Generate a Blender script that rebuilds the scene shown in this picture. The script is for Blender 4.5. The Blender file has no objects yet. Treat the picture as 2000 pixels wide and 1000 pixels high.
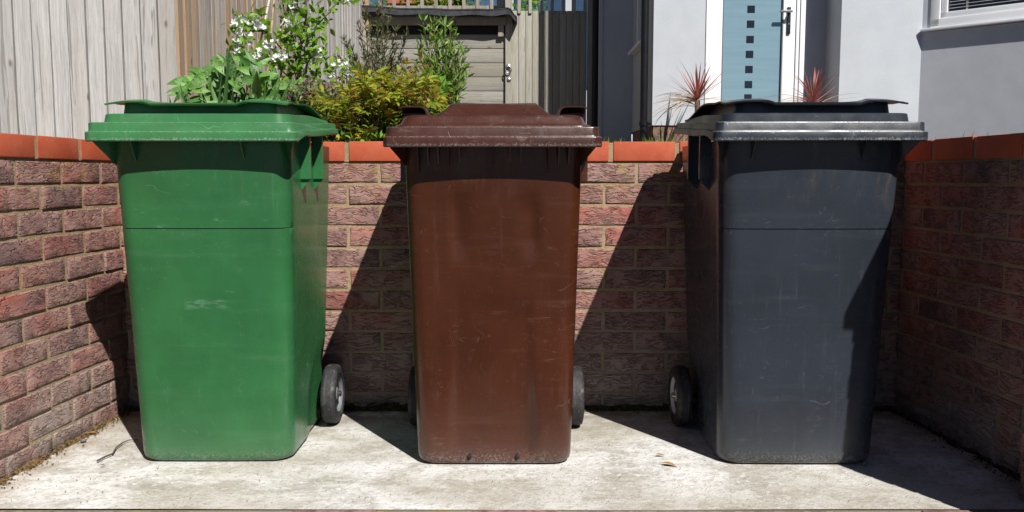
import bpy, bmesh, math, random
from mathutils import Vector, Matrix, noise as mnoise
R = math.radians
random.seed(7)
sc = bpy.context.scene
COL = sc.collection

# ------------------------------------------------------------------ camera
F_PX, PITCH, CAM_H = 1650.0, R(5.37), 0.83
cam = bpy.data.objects.new("camera", bpy.data.cameras.new("camera"))
COL.objects.link(cam)
cam.data.sensor_width = 36.0
cam.data.lens = F_PX / 2000.0 * 36.0
cam.data.clip_start, cam.data.clip_end = 0.05, 2000
cam.location = (0, 0, CAM_H)
cam.rotation_euler = (math.pi/2 - PITCH, 0, 0)
sc.camera = cam

# ------------------------------------------------------------------ light
SUN_A, SUN_EL = 0.56, R(48.0)          # sun stands behind the camera, to the right
sun_az = math.atan2(SUN_A, -1.0)       # direction TO the sun in x,y : (SUN_A,-1)
h_ = math.hypot(SUN_A, 1.0)
to_sun = Vector((SUN_A/h_*math.cos(SUN_EL), -1/h_*math.cos(SUN_EL), math.sin(SUN_EL)))
sun = bpy.data.objects.new("sun", bpy.data.lights.new("sun", 'SUN'))
COL.objects.link(sun)
sun.data.energy = 5.0
sun.data.angle = R(0.5)
sun.data.color = (1.0, 0.968, 0.918)
sun.rotation_euler = to_sun.to_track_quat('Z', 'Y').to_euler()
sun.location = (4, -6, 8)
w = bpy.data.worlds.new("World"); sc.world = w; w.use_nodes = True
nt = w.node_tree; nt.nodes.clear()
sky = nt.nodes.new('ShaderNodeTexSky'); sky.sky_type = 'NISHITA'
sky.sun_disc = False; sky.sun_elevation = SUN_EL
sky.sun_rotation = math.pi - math.atan(SUN_A)   # same bearing as the lamp
sky.air_density = 0.42; sky.dust_density = 0.1; sky.ozone_density = 2.2
bg = nt.nodes.new('ShaderNodeBackground'); bg.inputs[1].default_value = 0.05
wo = nt.nodes.new('ShaderNodeOutputWorld')
nt.links.new(sky.outputs[0], bg.inputs[0]); nt.links.new(bg.outputs[0], wo.inputs[0])
sc.view_settings.view_transform = 'Standard'
sc.view_settings.look = 'None'
sc.view_settings.exposure = 0.40
sc.view_settings.gamma = 1.0
sc.cycles.max_bounces = 6; sc.cycles.diffuse_bounces = 3; sc.cycles.glossy_bounces = 3

# ------------------------------------------------------------------ helpers
def at(px, py, Y):
    """point of the place that stands at depth Y on the sight line of a photograph pixel (for measuring)"""
    x = (px-1000)/F_PX; d = (py-500)/F_PX
    yr = math.cos(PITCH) - d*math.sin(PITCH); zr = -math.sin(PITCH) - d*math.cos(PITCH)
    s = Y/yr
    return Vector((x*s, Y, CAM_H + zr*s))

class MB:
    def __init__(s): s.v = []; s.f = []; s.m = []
    def vert(s, p): s.v.append((p[0], p[1], p[2])); return len(s.v)-1
    def face(s, idx, m=0): s.f.append(tuple(idx)); s.m.append(m)
    def quad(s, a, b, c, d, m=0):
        i = len(s.v); s.v += [tuple(a), tuple(b), tuple(c), tuple(d)]; s.face((i, i+1, i+2, i+3), m)
    def box(s, x0, x1, y0, y1, z0, z1, m=0, M=None, bev=0.0):
        if bev:
            b = bev
            pts = []
            bm = bmesh.new()
            bmesh.ops.create_cube(bm, size=1)
            for v in bm.verts:
                v.co = Vector(((x0+x1)/2+v.co.x*(x1-x0), (y0+y1)/2+v.co.y*(y1-y0), (z0+z1)/2+v.co.z*(z1-z0)))
            bmesh.ops.bevel(bm, geom=bm.edges[:], offset=b, segments=2, affect='EDGES', profile=0.6)
            s.from_bm(bm, m, M); bm.free(); return
        P = [Vector((x, y, z)) for x in (x0, x1) for y in (y0, y1) for z in (z0, z1)]
        if M: P = [M @ p for p in P]
        i = len(s.v); s.v += [tuple(p) for p in P]
        for q in ((0,1,3,2), (4,6,7,5), (0,4,5,1), (2,3,7,6), (0,2,6,4), (1,5,7,3)):
            s.face([i+k for k in q], m)
    def from_bm(s, bm, m=0, M=None):
        bm.verts.index_update(); i = len(s.v)
        for v in bm.verts: s.v.append(tuple(M @ v.co) if M else tuple(v.co))
        for f in bm.faces: s.face([i+v.index for v in f.verts], m)
    def loft(s, rings, m=0, closed=True, cap0=False, cap1=False):
        n = len(rings[0]); base = len(s.v)
        for r in rings: s.v += [tuple(p) for p in r]
        for k in range(len(rings)-1):
            for j in range(n if closed else n-1):
                a = base+k*n+j; b = base+k*n+(j+1) % n
                s.face((a, b, b+n, a+n), m)
        if cap0: s.face([base+j for j in range(n)][::-1], m)
        if cap1: s.face([base+(len(rings)-1)*n+j for j in range(n)], m)
    def grid(s, fn, us, vs, m=0, flip=False):
        base = len(s.v); n = len(vs)
        for u in us:
            for v in vs: s.v.append(tuple(fn(u, v)))
        for i in range(len(us)-1):
            for j in range(n-1):
                q = (base+i*n+j, base+i*n+j+1, base+(i+1)*n+j+1, base+(i+1)*n+j)
                s.face(q[::-1] if flip else q, m)
    def tube(s, pts, rad, n=8, m=0, cap=True):
        pts = [Vector(p) for p in pts]
        if not isinstance(rad, (list, tuple)): rad = [rad]*len(pts)
        rings = []; up = None
        for i, p in enumerate(pts):
            t = (pts[min(i+1, len(pts)-1)] - pts[max(i-1, 0)]).normalized()
            if up is None: up = Vector((0, 0, 1)) if abs(t.z) < .9 else Vector((1, 0, 0))
            a = t.cross(up).normalized(); b = a.cross(t).normalized(); up = b
            rings.append([p + (a*math.cos(k*2*math.pi/n) + b*math.sin(k*2*math.pi/n))*rad[i] for k in range(n)])
        s.loft(rings, m, True, cap, cap)
    def lathe(s, prof, M, n=32, m=0):
        rings = [[M @ Vector((r*math.cos(k*2*math.pi/n), r*math.sin(k*2*math.pi/n), z)) for k in range(n)] for r, z in prof]
        s.loft(rings, m, True, prof[0][0] > 1e-6, prof[-1][0] > 1e-6)
    def leaf(s, base, d, nrm, L, W, curl=0.2, fold=0.25, seg=3, shape=None, m=0):
        d = Vector(d).normalized(); nrm = Vector(nrm)
        side = d.cross(nrm)
        if side.length < 1e-4: side = d.cross(Vector((1, .3, .2)))
        side.normalize(); nrm = side.cross(d).normalized()
        i0 = len(s.v); p = Vector(base); dd = d.copy()
        for k in range(seg+1):
            t = k/seg
            wv = (math.sin(math.pi*min(1, .06+t*.94)**.8) if shape is None else shape(t))*W*.5
            for sx in (-1, 0, 1):
                q = p + side*sx*wv + nrm*(abs(sx)*wv*fold)
                s.v.append(tuple(q))
            ang = -curl/seg
            dd = (dd*math.cos(ang) + nrm*math.sin(ang)).normalized()
            nrm = side.cross(dd).normalized()
            p = p + dd*(L/seg)
        for k in range(seg):
            a = i0+k*3
            s.face((a, a+1, a+4, a+3), m); s.face((a+1, a+2, a+5, a+4), m)
    def build(s, name, mats, parent=None, smooth=False, loc=None, rot=None, angle=None):
        me = bpy.data.meshes.new(name)
        me.from_pydata(s.v, [], s.f)
        if not isinstance(mats, (list, tuple)): mats = [mats]
        for mt in mats: me.materials.append(mt)
        me.polygons.foreach_set('material_index', s.m)
        if smooth: me.polygons.foreach_set('use_smooth', [True]*len(me.polygons))
        me.validate(); me.update()
        if angle is not None:
            me.polygons.foreach_set('use_smooth', [True]*len(me.polygons))
            bm = bmesh.new(); bm.from_mesh(me)
            bmesh.ops.recalc_face_normals(bm, faces=bm.faces[:])
            for e in bm.edges:
                if len(e.link_faces) == 2 and e.calc_face_angle(0) > R(angle): e.smooth = False
            bm.to_mesh(me); bm.free()
        o = bpy.data.objects.new(name, me); COL.objects.link(o)
        if parent: o.parent = parent
        if loc is not None: o.location = loc
        if rot is not None: o.rotation_euler = rot
        return o

def tag(o, label=None, cat=None, group=None, kind=None):
    if label: o['label'] = label
    if cat: o['category'] = cat
    if group: o['group'] = group
    if kind: o['kind'] = kind
    return o
def empty(name, loc=(0, 0, 0), rz=0.0, rx=0.0, ry=0.0):
    o = bpy.data.objects.new(name, None); COL.objects.link(o)
    o.location = loc; o.rotation_euler = (rx, ry, rz); o.empty_display_size = .1
    return o

# ------------------------------------------------------------------ materials
class Mat:
    def __init__(s, name):
        s.mat = bpy.data.materials.new(name); s.mat.use_nodes = True
        s.t = s.mat.node_tree; s.n = s.t.nodes
        s.p = s.n['Principled BSDF']; s.out = s.n['Material Output']
        s.tc = s.n.new('ShaderNodeTexCoord')
        s.obj = s.tc.outputs['Object']
    def L(s, a, b): s.t.links.new(a, b)
    def sock(s, v, inp):
        if isinstance(v, bpy.types.NodeSocket): s.L(v, inp)
        elif v is not None:
            if inp.type == 'RGBA' and len(v) == 3: v = (*v, 1)
            inp.default_value = v
    def map(s, scale=(1, 1, 1), rot=(0, 0, 0), loc=(0, 0, 0), src=None):
        n = s.n.new('ShaderNodeMapping'); s.L(src or s.obj, n.inputs[0])
        n.inputs['Scale'].default_value = scale; n.inputs['Rotation'].default_value = rot; n.inputs['Location'].default_value = loc
        return n.outputs[0]
    def noise(s, scale=5, detail=4, rough=.55, dist=0, vec=None, out=0):
        n = s.n.new('ShaderNodeTexNoise'); s.L(vec or s.obj, n.inputs['Vector'])
        n.inputs['Scale'].default_value = scale; n.inputs['Detail'].default_value = detail
        n.inputs['Roughness'].default_value = rough; n.inputs['Distortion'].default_value = dist
        return n.outputs[out]
    def voro(s, scale=5, feature='F1', vec=None, out='Distance', rand=1.0):
        n = s.n.new('ShaderNodeTexVoronoi'); n.feature = feature; s.L(vec or s.obj, n.inputs['Vector'])
        n.inputs['Scale'].default_value = scale; n.inputs['Randomness'].default_value = rand
        return n.outputs[out]
    def ramp(s, v, stops, interp='LINEAR'):
        n = s.n.new('ShaderNodeValToRGB'); s.L(v, n.inputs[0]); cr = n.color_ramp; cr.interpolation = interp
        while len(cr.elements) < len(stops): cr.elements.new(0.5)
        for e, (p, c) in zip(cr.elements, stops):
            e.position = p; e.color = (c, c, c, 1) if isinstance(c, (int, float)) else (*c, 1)
        return n.outputs[0]
    def mr(s, v, a, b, c=0., d=1., smooth=True):
        n = s.n.new('ShaderNodeMapRange'); s.L(v, n.inputs[0])
        if smooth: n.interpolation_type = 'SMOOTHSTEP'
        for i, x in zip((1, 2, 3, 4), (a, b, c, d)): n.inputs[i].default_value = x
        return n.outputs[0]
    def math(s, op, a, b=None):
        n = s.n.new('ShaderNodeMath'); n.operation = op
        s.sock(a, n.inputs[0])
        if b is not None: s.sock(b, n.inputs[1])
        return n.outputs[0]
    def mix(s, f, a, b, blend='MIX'):
        n = s.n.new('ShaderNodeMix'); n.data_type = 'RGBA'; n.blend_type = blend; n.clamp_factor = True
        s.sock(f, n.inputs[0]); s.sock(a, n.inputs[6]); s.sock(b, n.inputs[7])
        return n.outputs[2]
    def sep(s, v=None):
        n = s.n.new('ShaderNodeSeparateXYZ'); s.L(v or s.obj, n.inputs[0]); return n.outputs
    def island(s):
        return s.n.new('ShaderNodeNewGeometry').outputs['Random Per Island']
    def addvec(s, a, b, scale=1.0):
        n = s.n.new('ShaderNodeVectorMath'); n.operation = 'SCALE'; s.L(b, n.inputs[0]); n.inputs['Scale'].default_value = scale
        k = s.n.new('ShaderNodeVectorMath'); k.operation = 'ADD'; s.L(a, k.inputs[0]); s.L(n.outputs[0], k.inputs[1])
        return k.outputs[0]
    def comb(s, x=0., y=0., z=0.):
        n = s.n.new('ShaderNodeCombineXYZ')
        for i, v in enumerate((x, y, z)): s.sock(v, n.inputs[i])
        return n.outputs[0]
    def bump(s, h, strength=.3, dist=.01, prev=None):
        n = s.n.new('ShaderNodeBump'); s.L(h, n.inputs['Height'])
        n.inputs['Strength'].default_value = strength; n.inputs['Distance'].default_value = dist
        if prev is not None: s.L(prev, n.inputs['Normal'])
        return n.outputs[0]
    def done(s, col, rough=.6, normal=None, spec=.5, metal=0., **kw):
        s.sock(col, s.p.inputs['Base Color']); s.sock(rough, s.p.inputs['Roughness'])
        s.p.inputs['Specular IOR Level'].default_value = spec; s.p.inputs['Metallic'].default_value = metal
        if normal is not None: s.L(normal, s.p.inputs['Normal'])
        for k, v in kw.items(): s.sock(v, s.p.inputs[k])
        return s.mat

def plain(name, col, rough=.6, spec=.5, metal=0., var=.12, sc_=12, bump=.0):
    m = Mat(name); n = m.noise(sc_, 5)
    c = m.mix(m.mr(n, .3, .7, 0, 1), tuple(x*(1-var) for x in col), tuple(min(1, x*(1+var)) for x in col))
    nb = m.bump(m.noise(sc_*12, 4), bump, .004) if bump else None
    return m.done(c, rough, nb, spec, metal)

def plastic(name, col, scuff=0., rough=.24, dust=(.36, .34, .30), light=None, scratch=.15, fade=.0, seed=0., mark=False, grime=.12, bands=(.924, .951, .976)):
    """moulded bin plastic: faint mottling, fine scratches, specks, dusty foot, scuffed rims"""
    m = Mat(name)
    P0 = m.map((1, 1, 1), (0, 0, 0), (seed*7.3, seed*3.1, 0))
    light = light or tuple(min(1, x*2.2+.16) for x in col)
    c = m.mix(m.mr(m.noise(4.5, 5, .6, 0, P0), .3, .7), tuple(x*.87 for x in col), tuple(x*1.13 for x in col))
    streak = m.noise(1, 4, .7, 0, m.map((55, 55, 2.6), src=P0))
    c = m.mix(m.math('MULTIPLY', m.math('MULTIPLY', m.mr(streak, .54, .78), m.mr(m.noise(5, 3, .5, 0, P0), .35, .65)), .10+fade), c, light)
    band = m.noise(1, 4, .6, 0, m.map((2.5, 2.5, 24), src=P0))
    c = m.mix(m.math('MULTIPLY', m.mr(band, .55, .78), .07), c, light)
    # scuffed smears
    sm = m.math('MULTIPLY', m.mr(m.noise(1, 4, .75, .5, m.map((16, 16, 70), src=P0)), .56, .72), m.mr(m.noise(6, 2, .5, 0, P0), .57, .70))
    c = m.mix(m.math('MULTIPLY', sm, .28), c, light)
    # hair scratches: many short thin strokes in a few directions
    tot = None
    for k, (sx, sz, rot, mk) in enumerate(((70, 9, .25, .62), (12, 80, .12, .63), (60, 12, -.8, .64), (26, 40, .6, .65))):
        v = m.map((sx, sx*.4, sz), (0, rot, 0), (seed+k*3.1, k*1.7, seed*2+k), P0)
        v = m.addvec(v, m.noise(6, 2, .5, 0, P0, 1), 1.6)
        e = m.voro(1, 'DISTANCE_TO_EDGE', v)
        line = m.mr(e, 0, .020, 1, 0)
        mask = m.math('MULTIPLY', m.mr(m.noise(30, 2, .5, 0, m.map(loc=(k*5, 2*k, seed+k), src=P0)), mk-.04, mk+.03), m.mr(m.noise(5, 2, .5, 0, m.map(loc=(seed, k*4, k), src=P0)), .44, .58))
        l = m.math('MULTIPLY', line, mask)
        tot = l if tot is None else m.math('MAXIMUM', tot, l)
    wv = m.addvec(P0, m.noise(3.5, 3, .5, 0, P0, 1), .3)
    e = m.voro(4.2, 'DISTANCE_TO_EDGE', m.map((1, 1, .6), (.3, .5, .2), (seed*2, seed, 0), wv))
    tot = m.math('MAXIMUM', tot, m.math('MULTIPLY', m.mr(e, 0, .0042, 1, 0), m.mr(m.noise(9, 2, .5, 0, m.map(loc=(seed*4, 1, seed), src=P0)), .60, .63)))
    c = m.mix(m.math('MULTIPLY', tot, scratch), c, light)
    sp = m.math('MULTIPLY', m.mr(m.voro(120, vec=P0), .06, .11, 1, 0), m.mr(m.noise(8, 3, .5, 0, P0), .52, .66))
    c = m.mix(m.math('MULTIPLY', sp, .5), c, light)
    if mark:      # rubbed-off patch where a sticker was
        X_, Y_, Z_ = m.sep()
        q = m.math('MULTIPLY', m.mr(m.math('ABSOLUTE', X_), .048, .064, 1, 0), m.mr(m.math('ABSOLUTE', m.math('SUBTRACT', Z_, .470)), .010, .017, 1, 0))
        q = m.math('MULTIPLY', m.math('MULTIPLY', q, m.mr(m.noise(1, 3, .7, .3, m.map((30, 30, 110))), .42, .60)), m.mr(Y_, .0, .01, 1, 0))
        c = m.mix(m.math('MULTIPLY', q, .20), c, light)
    z = m.sep()[2]
    gs = m.noise(1, 4, .7, .4, m.map((22, 22, 7), src=P0))
    gr_ = m.math('MULTIPLY', m.mr(gs, .46, .66), m.math('MULTIPLY', m.mr(z, .70, .84), m.mr(m.noise(5, 2, .5, 0, P0), .42, .58)))
    c = m.mix(m.math('MULTIPLY', gr_, grime), c, (.12, .085, .055))
    foot = m.math('MULTIPLY', m.mr(z, .0, .055, 1, 0), m.mr(m.noise(170, 3, .75, 0, P0), .46, .66))
    c = m.mix(m.math('MULTIPLY', foot, .42), c, dust)
    c = m.mix(m.math('MULTIPLY', m.mr(z, .0, .12, 1, 0), .06), c, dust)
    r = m.mr(m.noise(14, 3, .6, 0, P0), .3, .7, rough*.85, rough*1.25)
    if scuff:
        fine = m.noise(210, 3, .8, .6, m.map((1, 1, .7), src=P0))
        w_ = None
        for zc, wd in ((bands[0]+.005, .011), (bands[1]-.001, .0035), (bands[2], .004)):
            q = m.mr(m.math('ABSOLUTE', m.math('SUBTRACT', z, zc)), .0, wd, 1, 0)
            w_ = q if w_ is None else m.math('MAXIMUM', w_, q)
        lines = m.noise(1, 3, .75, .8, m.map((40, 40, 260), src=P0))
        k1 = m.mr(m.math('ADD', fine, m.math('MULTIPLY', w_, .20)), .64, .80)
        k2 = m.math('MULTIPLY', m.mr(m.math('ADD', lines, m.math('MULTIPLY', w_, .14)), .66, .80), .6)
        sc1 = m.math('MULTIPLY', m.math('MAXIMUM', k1, k2), m.mr(m.noise(7, 3, .5, 0, P0), .25, .6, .35, 1))
        c = m.mix(m.math('MULTIPLY', sc1, scuff), c, tuple(min(1, x*.8+.22) for x in light))
        r = m.math('MAXIMUM', r, m.math('MULTIPLY', sc1, .6))
    nb = m.bump(m.noise(5, 2, .5, 0, P0), .10, .02)
    nb = m.bump(tot, .25, .001, nb)
    if scuff: nb = m.bump(fine, .10, .002, nb)
    return m.done(c, r, nb, .45)

MT = {}
MT['green'] = plastic('green_plastic', (.028, .132, .044), light=(.26, .43, .31), seed=1, mark=True)
MT['green_rim'] = plastic('green_plastic_scuffed', (.040, .165, .055), scuff=.28, light=(.38, .55, .42), rough=.36, seed=2)
MT['brown'] = plastic('brown_plastic', (.057, .0160, .0066), light=(.30, .18, .14), seed=3, scratch=.20, grime=.25)
MT['brown_rim'] = plastic('brown_plastic_scuffed', (.050, .016, .010), scuff=.26, light=(.40, .29, .25), rough=.28, seed=4, bands=(.908, .936, .962))
MT['black'] = plastic('black_plastic', (.027, .033, .044), light=(.19, .21, .235), fade=.03, seed=5, scratch=.22, grime=.5)
MT['black_rim'] = plastic('black_plastic_scuffed', (.024, .029, .038), scuff=.42, light=(.30, .32, .35), rough=.32, seed=6)
def rubber_mat():
    m = Mat('tyre_rubber')
    c = m.mix(m.mr(m.noise(18, 4, .7), .46, .66), (.022, .022, .024), (.055, .053, .050))
    c = m.mix(m.math('MULTIPLY', m.mr(m.noise(60, 3, .7), .60, .68), .5), c, (.20, .175, .14))
    return m.done(c, .62, m.bump(m.noise(120, 3), .3, .003), .4)
MT['rubber'] = rubber_mat()
MT['hub'] = plain('grey_hub', (.16, .17, .19), .45, .5, 0, .2, 30)
MT['hub_pale'] = plain('pale_hub', (.52, .53, .55), .45, .5, 0, .1, 30)
MT['steel'] = plain('galvanised_steel', (.5, .5, .5), .35, .5, 1.0, .1, 30)
MT['dark'] = plain('dark_hole', (.012, .010, .010), .8)

def brick_mat():
    m = Mat('rustic_brick')
    ri = m.island()
    off = m.addvec(m.obj, m.comb(m.math('MULTIPLY', ri, 37.), m.math('MULTIPLY', ri, 11.), m.math('MULTIPLY', ri, 23.)))
    base = m.ramp(ri, [(0, (.21, .092, .080)), (.14, (.35, .108, .080)), (.3, (.28, .145, .122)), (.46, (.34, .138, .110)),
                       (.62, (.24, .125, .112)), (.78, (.38, .120, .092)), (.9, (.175, .09, .085)), (1, (.30, .168, .140))])
    big = m.noise(9, 5, .65, 0, off)
    c = m.mix(m.mr(big, .32, .72), base, (.36, .225, .19))
    kiln = m.noise(4, 2, .5, 0, off)
    c = m.mix(m.math('MULTIPLY', m.mr(kiln, .54, .68), .5), c, (.10, .072, .08))
    fine = m.noise(70, 5, .7, 0, m.map((1, 1, 2.2), src=off))
    c = m.mix(m.math('MULTIPLY', m.mr(fine, .5, .75), .42), c, (.44, .34, .30))
    black = m.math('MULTIPLY', m.mr(m.voro(26, vec=off), .06, .11, 1, 0), m.mr(m.noise(11, 2, vec=off), .48, .58))
    c = m.mix(m.math('MULTIPLY', black, .8), c, (.03, .027, .03))
    z = m.sep()[2]
    # lime bloom on the lowest courses, yellow lichen under the coping
    bloom = m.math('MULTIPLY', m.mr(z, .05, .40, 1, 0), m.mr(m.noise(6, 5, .65), .28, .60))
    c = m.mix(m.math('MULTIPLY', bloom, .6), c, (.38, .34, .295))
    lich = m.math('MULTIPLY', m.mr(z, .72, .86), m.mr(m.noise(16, 4, .65), .50, .64))
    c = m.mix(m.math('MULTIPLY', lich, .48), c, (.30, .23, .05))
    damp = m.math('MULTIPLY', m.mr(z, .0, .05, 1, 0), m.mr(m.noise(12, 5, .7), .40, .56))
    c = m.mix(m.math('MULTIPLY', damp, .75), c, (.035, .030, .022))
    # dragged rustic texture: wavy creases along the brick
    wob = m.addvec(off, m.noise(13, 2, .5, 0, m.map((1, 1, 1.2), src=off), 1), .048)
    cr = m.noise(1, 2.0, .5, .25, m.map((22, 22, 104), src=wob))
    ridge = m.math('ABSOLUTE', m.math('SUBTRACT', cr, .5))
    crease = m.math('MULTIPLY', m.mr(ridge, .0, .065, 1, 0), m.mr(m.noise(21, 2, .5, 0, off), .34, .50))
    c = m.mix(m.math('MULTIPLY', crease, .26), c, (.09, .06, .05))  # creases darkened in colour too: painted shade with some dirt
    h = m.math('MULTIPLY', crease, -1.)
    h = m.math('ADD', h, m.math('MULTIPLY', fine, .35))
    h = m.math('ADD', h, m.math('MULTIPLY', m.noise(1, 3, .6, 0, m.map((30, 30, 70), src=off)), .55))
    return m.done(c, .88, m.bump(h, 1.0, .0048), .25)
MT['brick'] = brick_mat()

def mortar_mat():
    m = Mat('sand_mortar')
    c = m.mix(m.mr(m.noise(9, 5, .6), .3, .7), (.28, .195, .105), (.39, .29, .17))
    c = m.mix(m.math('MULTIPLY', m.mr(m.noise(160, 4, .7), .45, .7), .5), c, (.58, .48, .33))
    z = m.sep()[2]
    c = m.mix(m.math('MULTIPLY', m.mr(z, .0, .45, 1, 0), m.mr(m.noise(5, 4), .3, .55, .25, .85)), c, (.27, .235, .19))
    c = m.mix(m.math('MULTIPLY', m.mr(m.noise(14, 4, .6), .58, .68), .5), c, (.38, .27, .04))
    return m.done(c, .95, m.bump(m.noise(190, 5, .75), .8, .004), .2)
MT['mortar'] = mortar_mat()

def coping_mat():
    m = Mat('red_coping_brick')
    ri = m.island()
    c = m.mix(ri, (.40, .070, .030), (.49, .092, .038))
    c = m.mix(m.mr(m.noise(10, 5, .65), .35, .75), c, (.50, .120, .060))
    c = m.mix(m.math('MULTIPLY', m.mr(m.noise(26, 4, .7), .60, .72), .22), c, (.55, .28, .19))
    c = m.mix(m.math('MULTIPLY', m.mr(m.noise(7, 4, .7), .54, .70), .5), c, (.24, .05, .03))
    c = m.mix(m.math('MULTIPLY', m.mr(m.noise(60, 4, .8), .60, .70), .35), c, (.55, .33, .24))
    return m.done(c, .72, m.bump(m.noise(120, 5, .7), .25, .002), .35)
MT['coping'] = coping_mat()

def concrete_mat():
    m = Mat('weathered_concrete')
    st = m.noise(1, 6, .72, .3, m.map((5, 6.5, 1)))
    c = m.ramp(st, [(.32, (.33, .31, .27)), (.44, (.47, .455, .42)), (.52, (.60, .59, .565)), (.66, (.69, .685, .67))])
    br = m.noise(1, 4, .75, .5, m.map((26, 30, 1)))
    c = m.mix(m.math('MULTIPLY', m.mr(br, .51, .64), .55), c, (.34, .31, .255))
    c = m.mix(m.math('MULTIPLY', m.mr(m.noise(1, 3, .75, .3, m.map((55, 62, 1), loc=(3, 8, 0))), .55, .66), .55), c, (.20, .185, .16))
    c = m.mix(m.math('MULTIPLY', m.mr(m.noise(1, 3, .75, .3, m.map((34, 42, 1), (0, 0, .15), (9, 3, 0))), .53, .66), .7), c, (.72, .715, .70))
    c = m.mix(m.math('MULTIPLY', m.mr(m.noise(1.3, 3, .5, 0, m.map((1, 1.6, 1), loc=(4, 4, 0))), .44, .60), .48), c, (.33, .29, .225))
    fl = m.math('MULTIPLY', m.mr(m.voro(1, vec=m.map((75, 90, 1))), .10, .22, 1, 0), m.mr(m.noise(1, 2, .6, 0, m.map((9, 9, 1))), .50, .60))
    c = m.mix(m.math('MULTIPLY', fl, .65), c, (.13, .115, .095))
    x, y, z = m.sep()
    # moss-green and brown patches
    gp = m.math('MULTIPLY', m.mr(m.noise(2.1, 4, .6), .55, .70), m.mr(m.noise(30, 4, .7), .38, .6))
    c = m.mix(m.math('MULTIPLY', gp, .45), c, (.27, .255, .14))
    # dirt washed to the back and along the side walls
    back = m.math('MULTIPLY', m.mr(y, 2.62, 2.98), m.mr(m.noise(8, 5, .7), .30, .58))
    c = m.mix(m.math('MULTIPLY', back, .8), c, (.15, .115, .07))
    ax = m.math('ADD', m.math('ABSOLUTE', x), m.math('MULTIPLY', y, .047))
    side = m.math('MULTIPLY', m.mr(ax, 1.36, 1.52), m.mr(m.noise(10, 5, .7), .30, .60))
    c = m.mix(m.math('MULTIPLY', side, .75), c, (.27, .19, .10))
    # grit
    gr = m.math('MULTIPLY', m.mr(m.voro(70), .05, .14, 1, 0), m.mr(m.noise(13, 3), .48, .62))
    c = m.mix(m.math('MULTIPLY', gr, .7), c, (.10, .085, .07))
    h = m.math('ADD', m.math('MULTIPLY', st, .8), m.math('ADD', m.math('MULTIPLY', br, .8), m.math('MULTIPLY', m.noise(110, 3, .75), .5)))
    return m.done(c, .92, m.bump(h, .55, .010), .25)
MT['concrete'] = concrete_mat()
MT['asphalt'] = plain('asphalt', (.055, .054, .053), .9, .3, 0, .4, 60, .6)
MT['soil'] = plain('garden_soil', (.055, .036, .022), .95, .2, 0, .5, 25, 1.0)
MT['edging'] = plain('edging_brick', (.27, .165, .145), .9, .3, 0, .4, 40, .6)

def wood_mat(name, a, b, warm, knots=1.0, axis=2, dark=(.10, .075, .055), warmth=.35):
    """weathered timber, grain along the axis given"""
    m = Mat(name); ri = m.island()
    off = m.addvec(m.obj, m.comb(m.math('MULTIPLY', ri, 19.), m.math('MULTIPLY', ri, 7.), m.math('MULTIPLY', ri, 31.)))
    sg = [95, 95, 95]; sg[axis] = 2.2
    sf = [260, 260, 260]; sf[axis] = 9
    ss = [14, 14, 14]; ss[axis] = 1.2
    wob = m.addvec(off, m.noise(3, 2, .5, 0, off, 1), .03)
    g = m.noise(1, 6, .65, .6, m.map(sg, src=wob)); f = m.noise(1, 4, .7, 0, m.map(sf, src=wob)); s_ = m.noise(1, 3, .5, 0, m.map(ss, src=off))
    c = m.mix(m.mr(g, .32, .68), a, b)
    c = m.mix(m.math('MULTIPLY', m.mr(m.math('ADD', s_, m.math('MULTIPLY', ri, .25)), .55, .78), warmth), c, warm)
    c = m.mix(m.math('MULTIPLY', m.mr(f, .50, .72), .34), c, dark)
    c = m.mix(m.math('MULTIPLY', m.mr(m.noise(1, 2, .5, .3, m.map([x*.55 for x in sg], src=wob)), .64, .69), .5), c, dark)
    c = m.mix(m.math('MULTIPLY', ri, .42), c, tuple(x*.58 for x in a))
    kv = [10, 10, 10]; kv[axis] = 4.4
    kd = m.voro(1, vec=m.map(kv, src=off))
    kcol = m.voro(1, vec=m.map(kv, src=off), out='Color')
    km = m.math('MULTIPLY', m.mr(kd, .07, .15, 1, 0), m.mr(m.sep(kcol)[0], .55, .6))
    c = m.mix(m.math('MULTIPLY', km, .75*knots), c, (.13, .075, .045))
    h = m.math('ADD', g, m.math('MULTIPLY', f, .5))
    return m.done(c, .85, m.bump(h, .5, .004), .25)
MT['fence'] = wood_mat('weathered_fence', (.40, .385, .365), (.55, .53, .505), (.49, .41, .32), warmth=.36)
MT['fence_warm'] = wood_mat('tan_fence', (.30, .27, .24), (.47, .43, .375), (.52, .29, .12), warmth=.75)
MT['plank'] = wood_mat('grey_plank', (.25, .235, .205), (.38, .365, .325), (.34, .31, .20), axis=0, warmth=.4)
MT['gate'] = wood_mat('gate_board', (.30, .285, .245), (.45, .425, .37), (.32, .30, .19), warmth=.5)
MT['post'] = wood_mat('post_timber', (.27, .24, .205), (.39, .36, .31), (.34, .25, .16))
MT['felt'] = plain('roof_felt', (.052, .055, .062), .75, .4, 0, .3, 20, .5)
MT['render'] = plain('painted_render', (.475, .50, .53), .88, .3, 0, .035, 5, .25)
MT['render_grey'] = plain('grey_painted_render', (.50, .525, .56), .9, .3, 0, .04, 7, .15)
MT['plinth'] = brick_mat(); MT['plinth'].name = 'plinth_brick'
MT['upvc'] = plain('white_upvc', (.87, .88, .89), .3, .5, 0, .015, 4)
MT['seal'] = plain('grey_seal', (.16, .17, .18), .5)
MT['pipe'] = plain('black_pipe', (.008, .009, .011), .45, .25, 0, .2, 10)
MT['handle'] = plain('dark_handle', (.05, .05, .055), .3, .5, .6, .1)
MT['chrome'] = plain('chrome', (.75, .75, .76), .18, .5, 1., .03)
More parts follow.
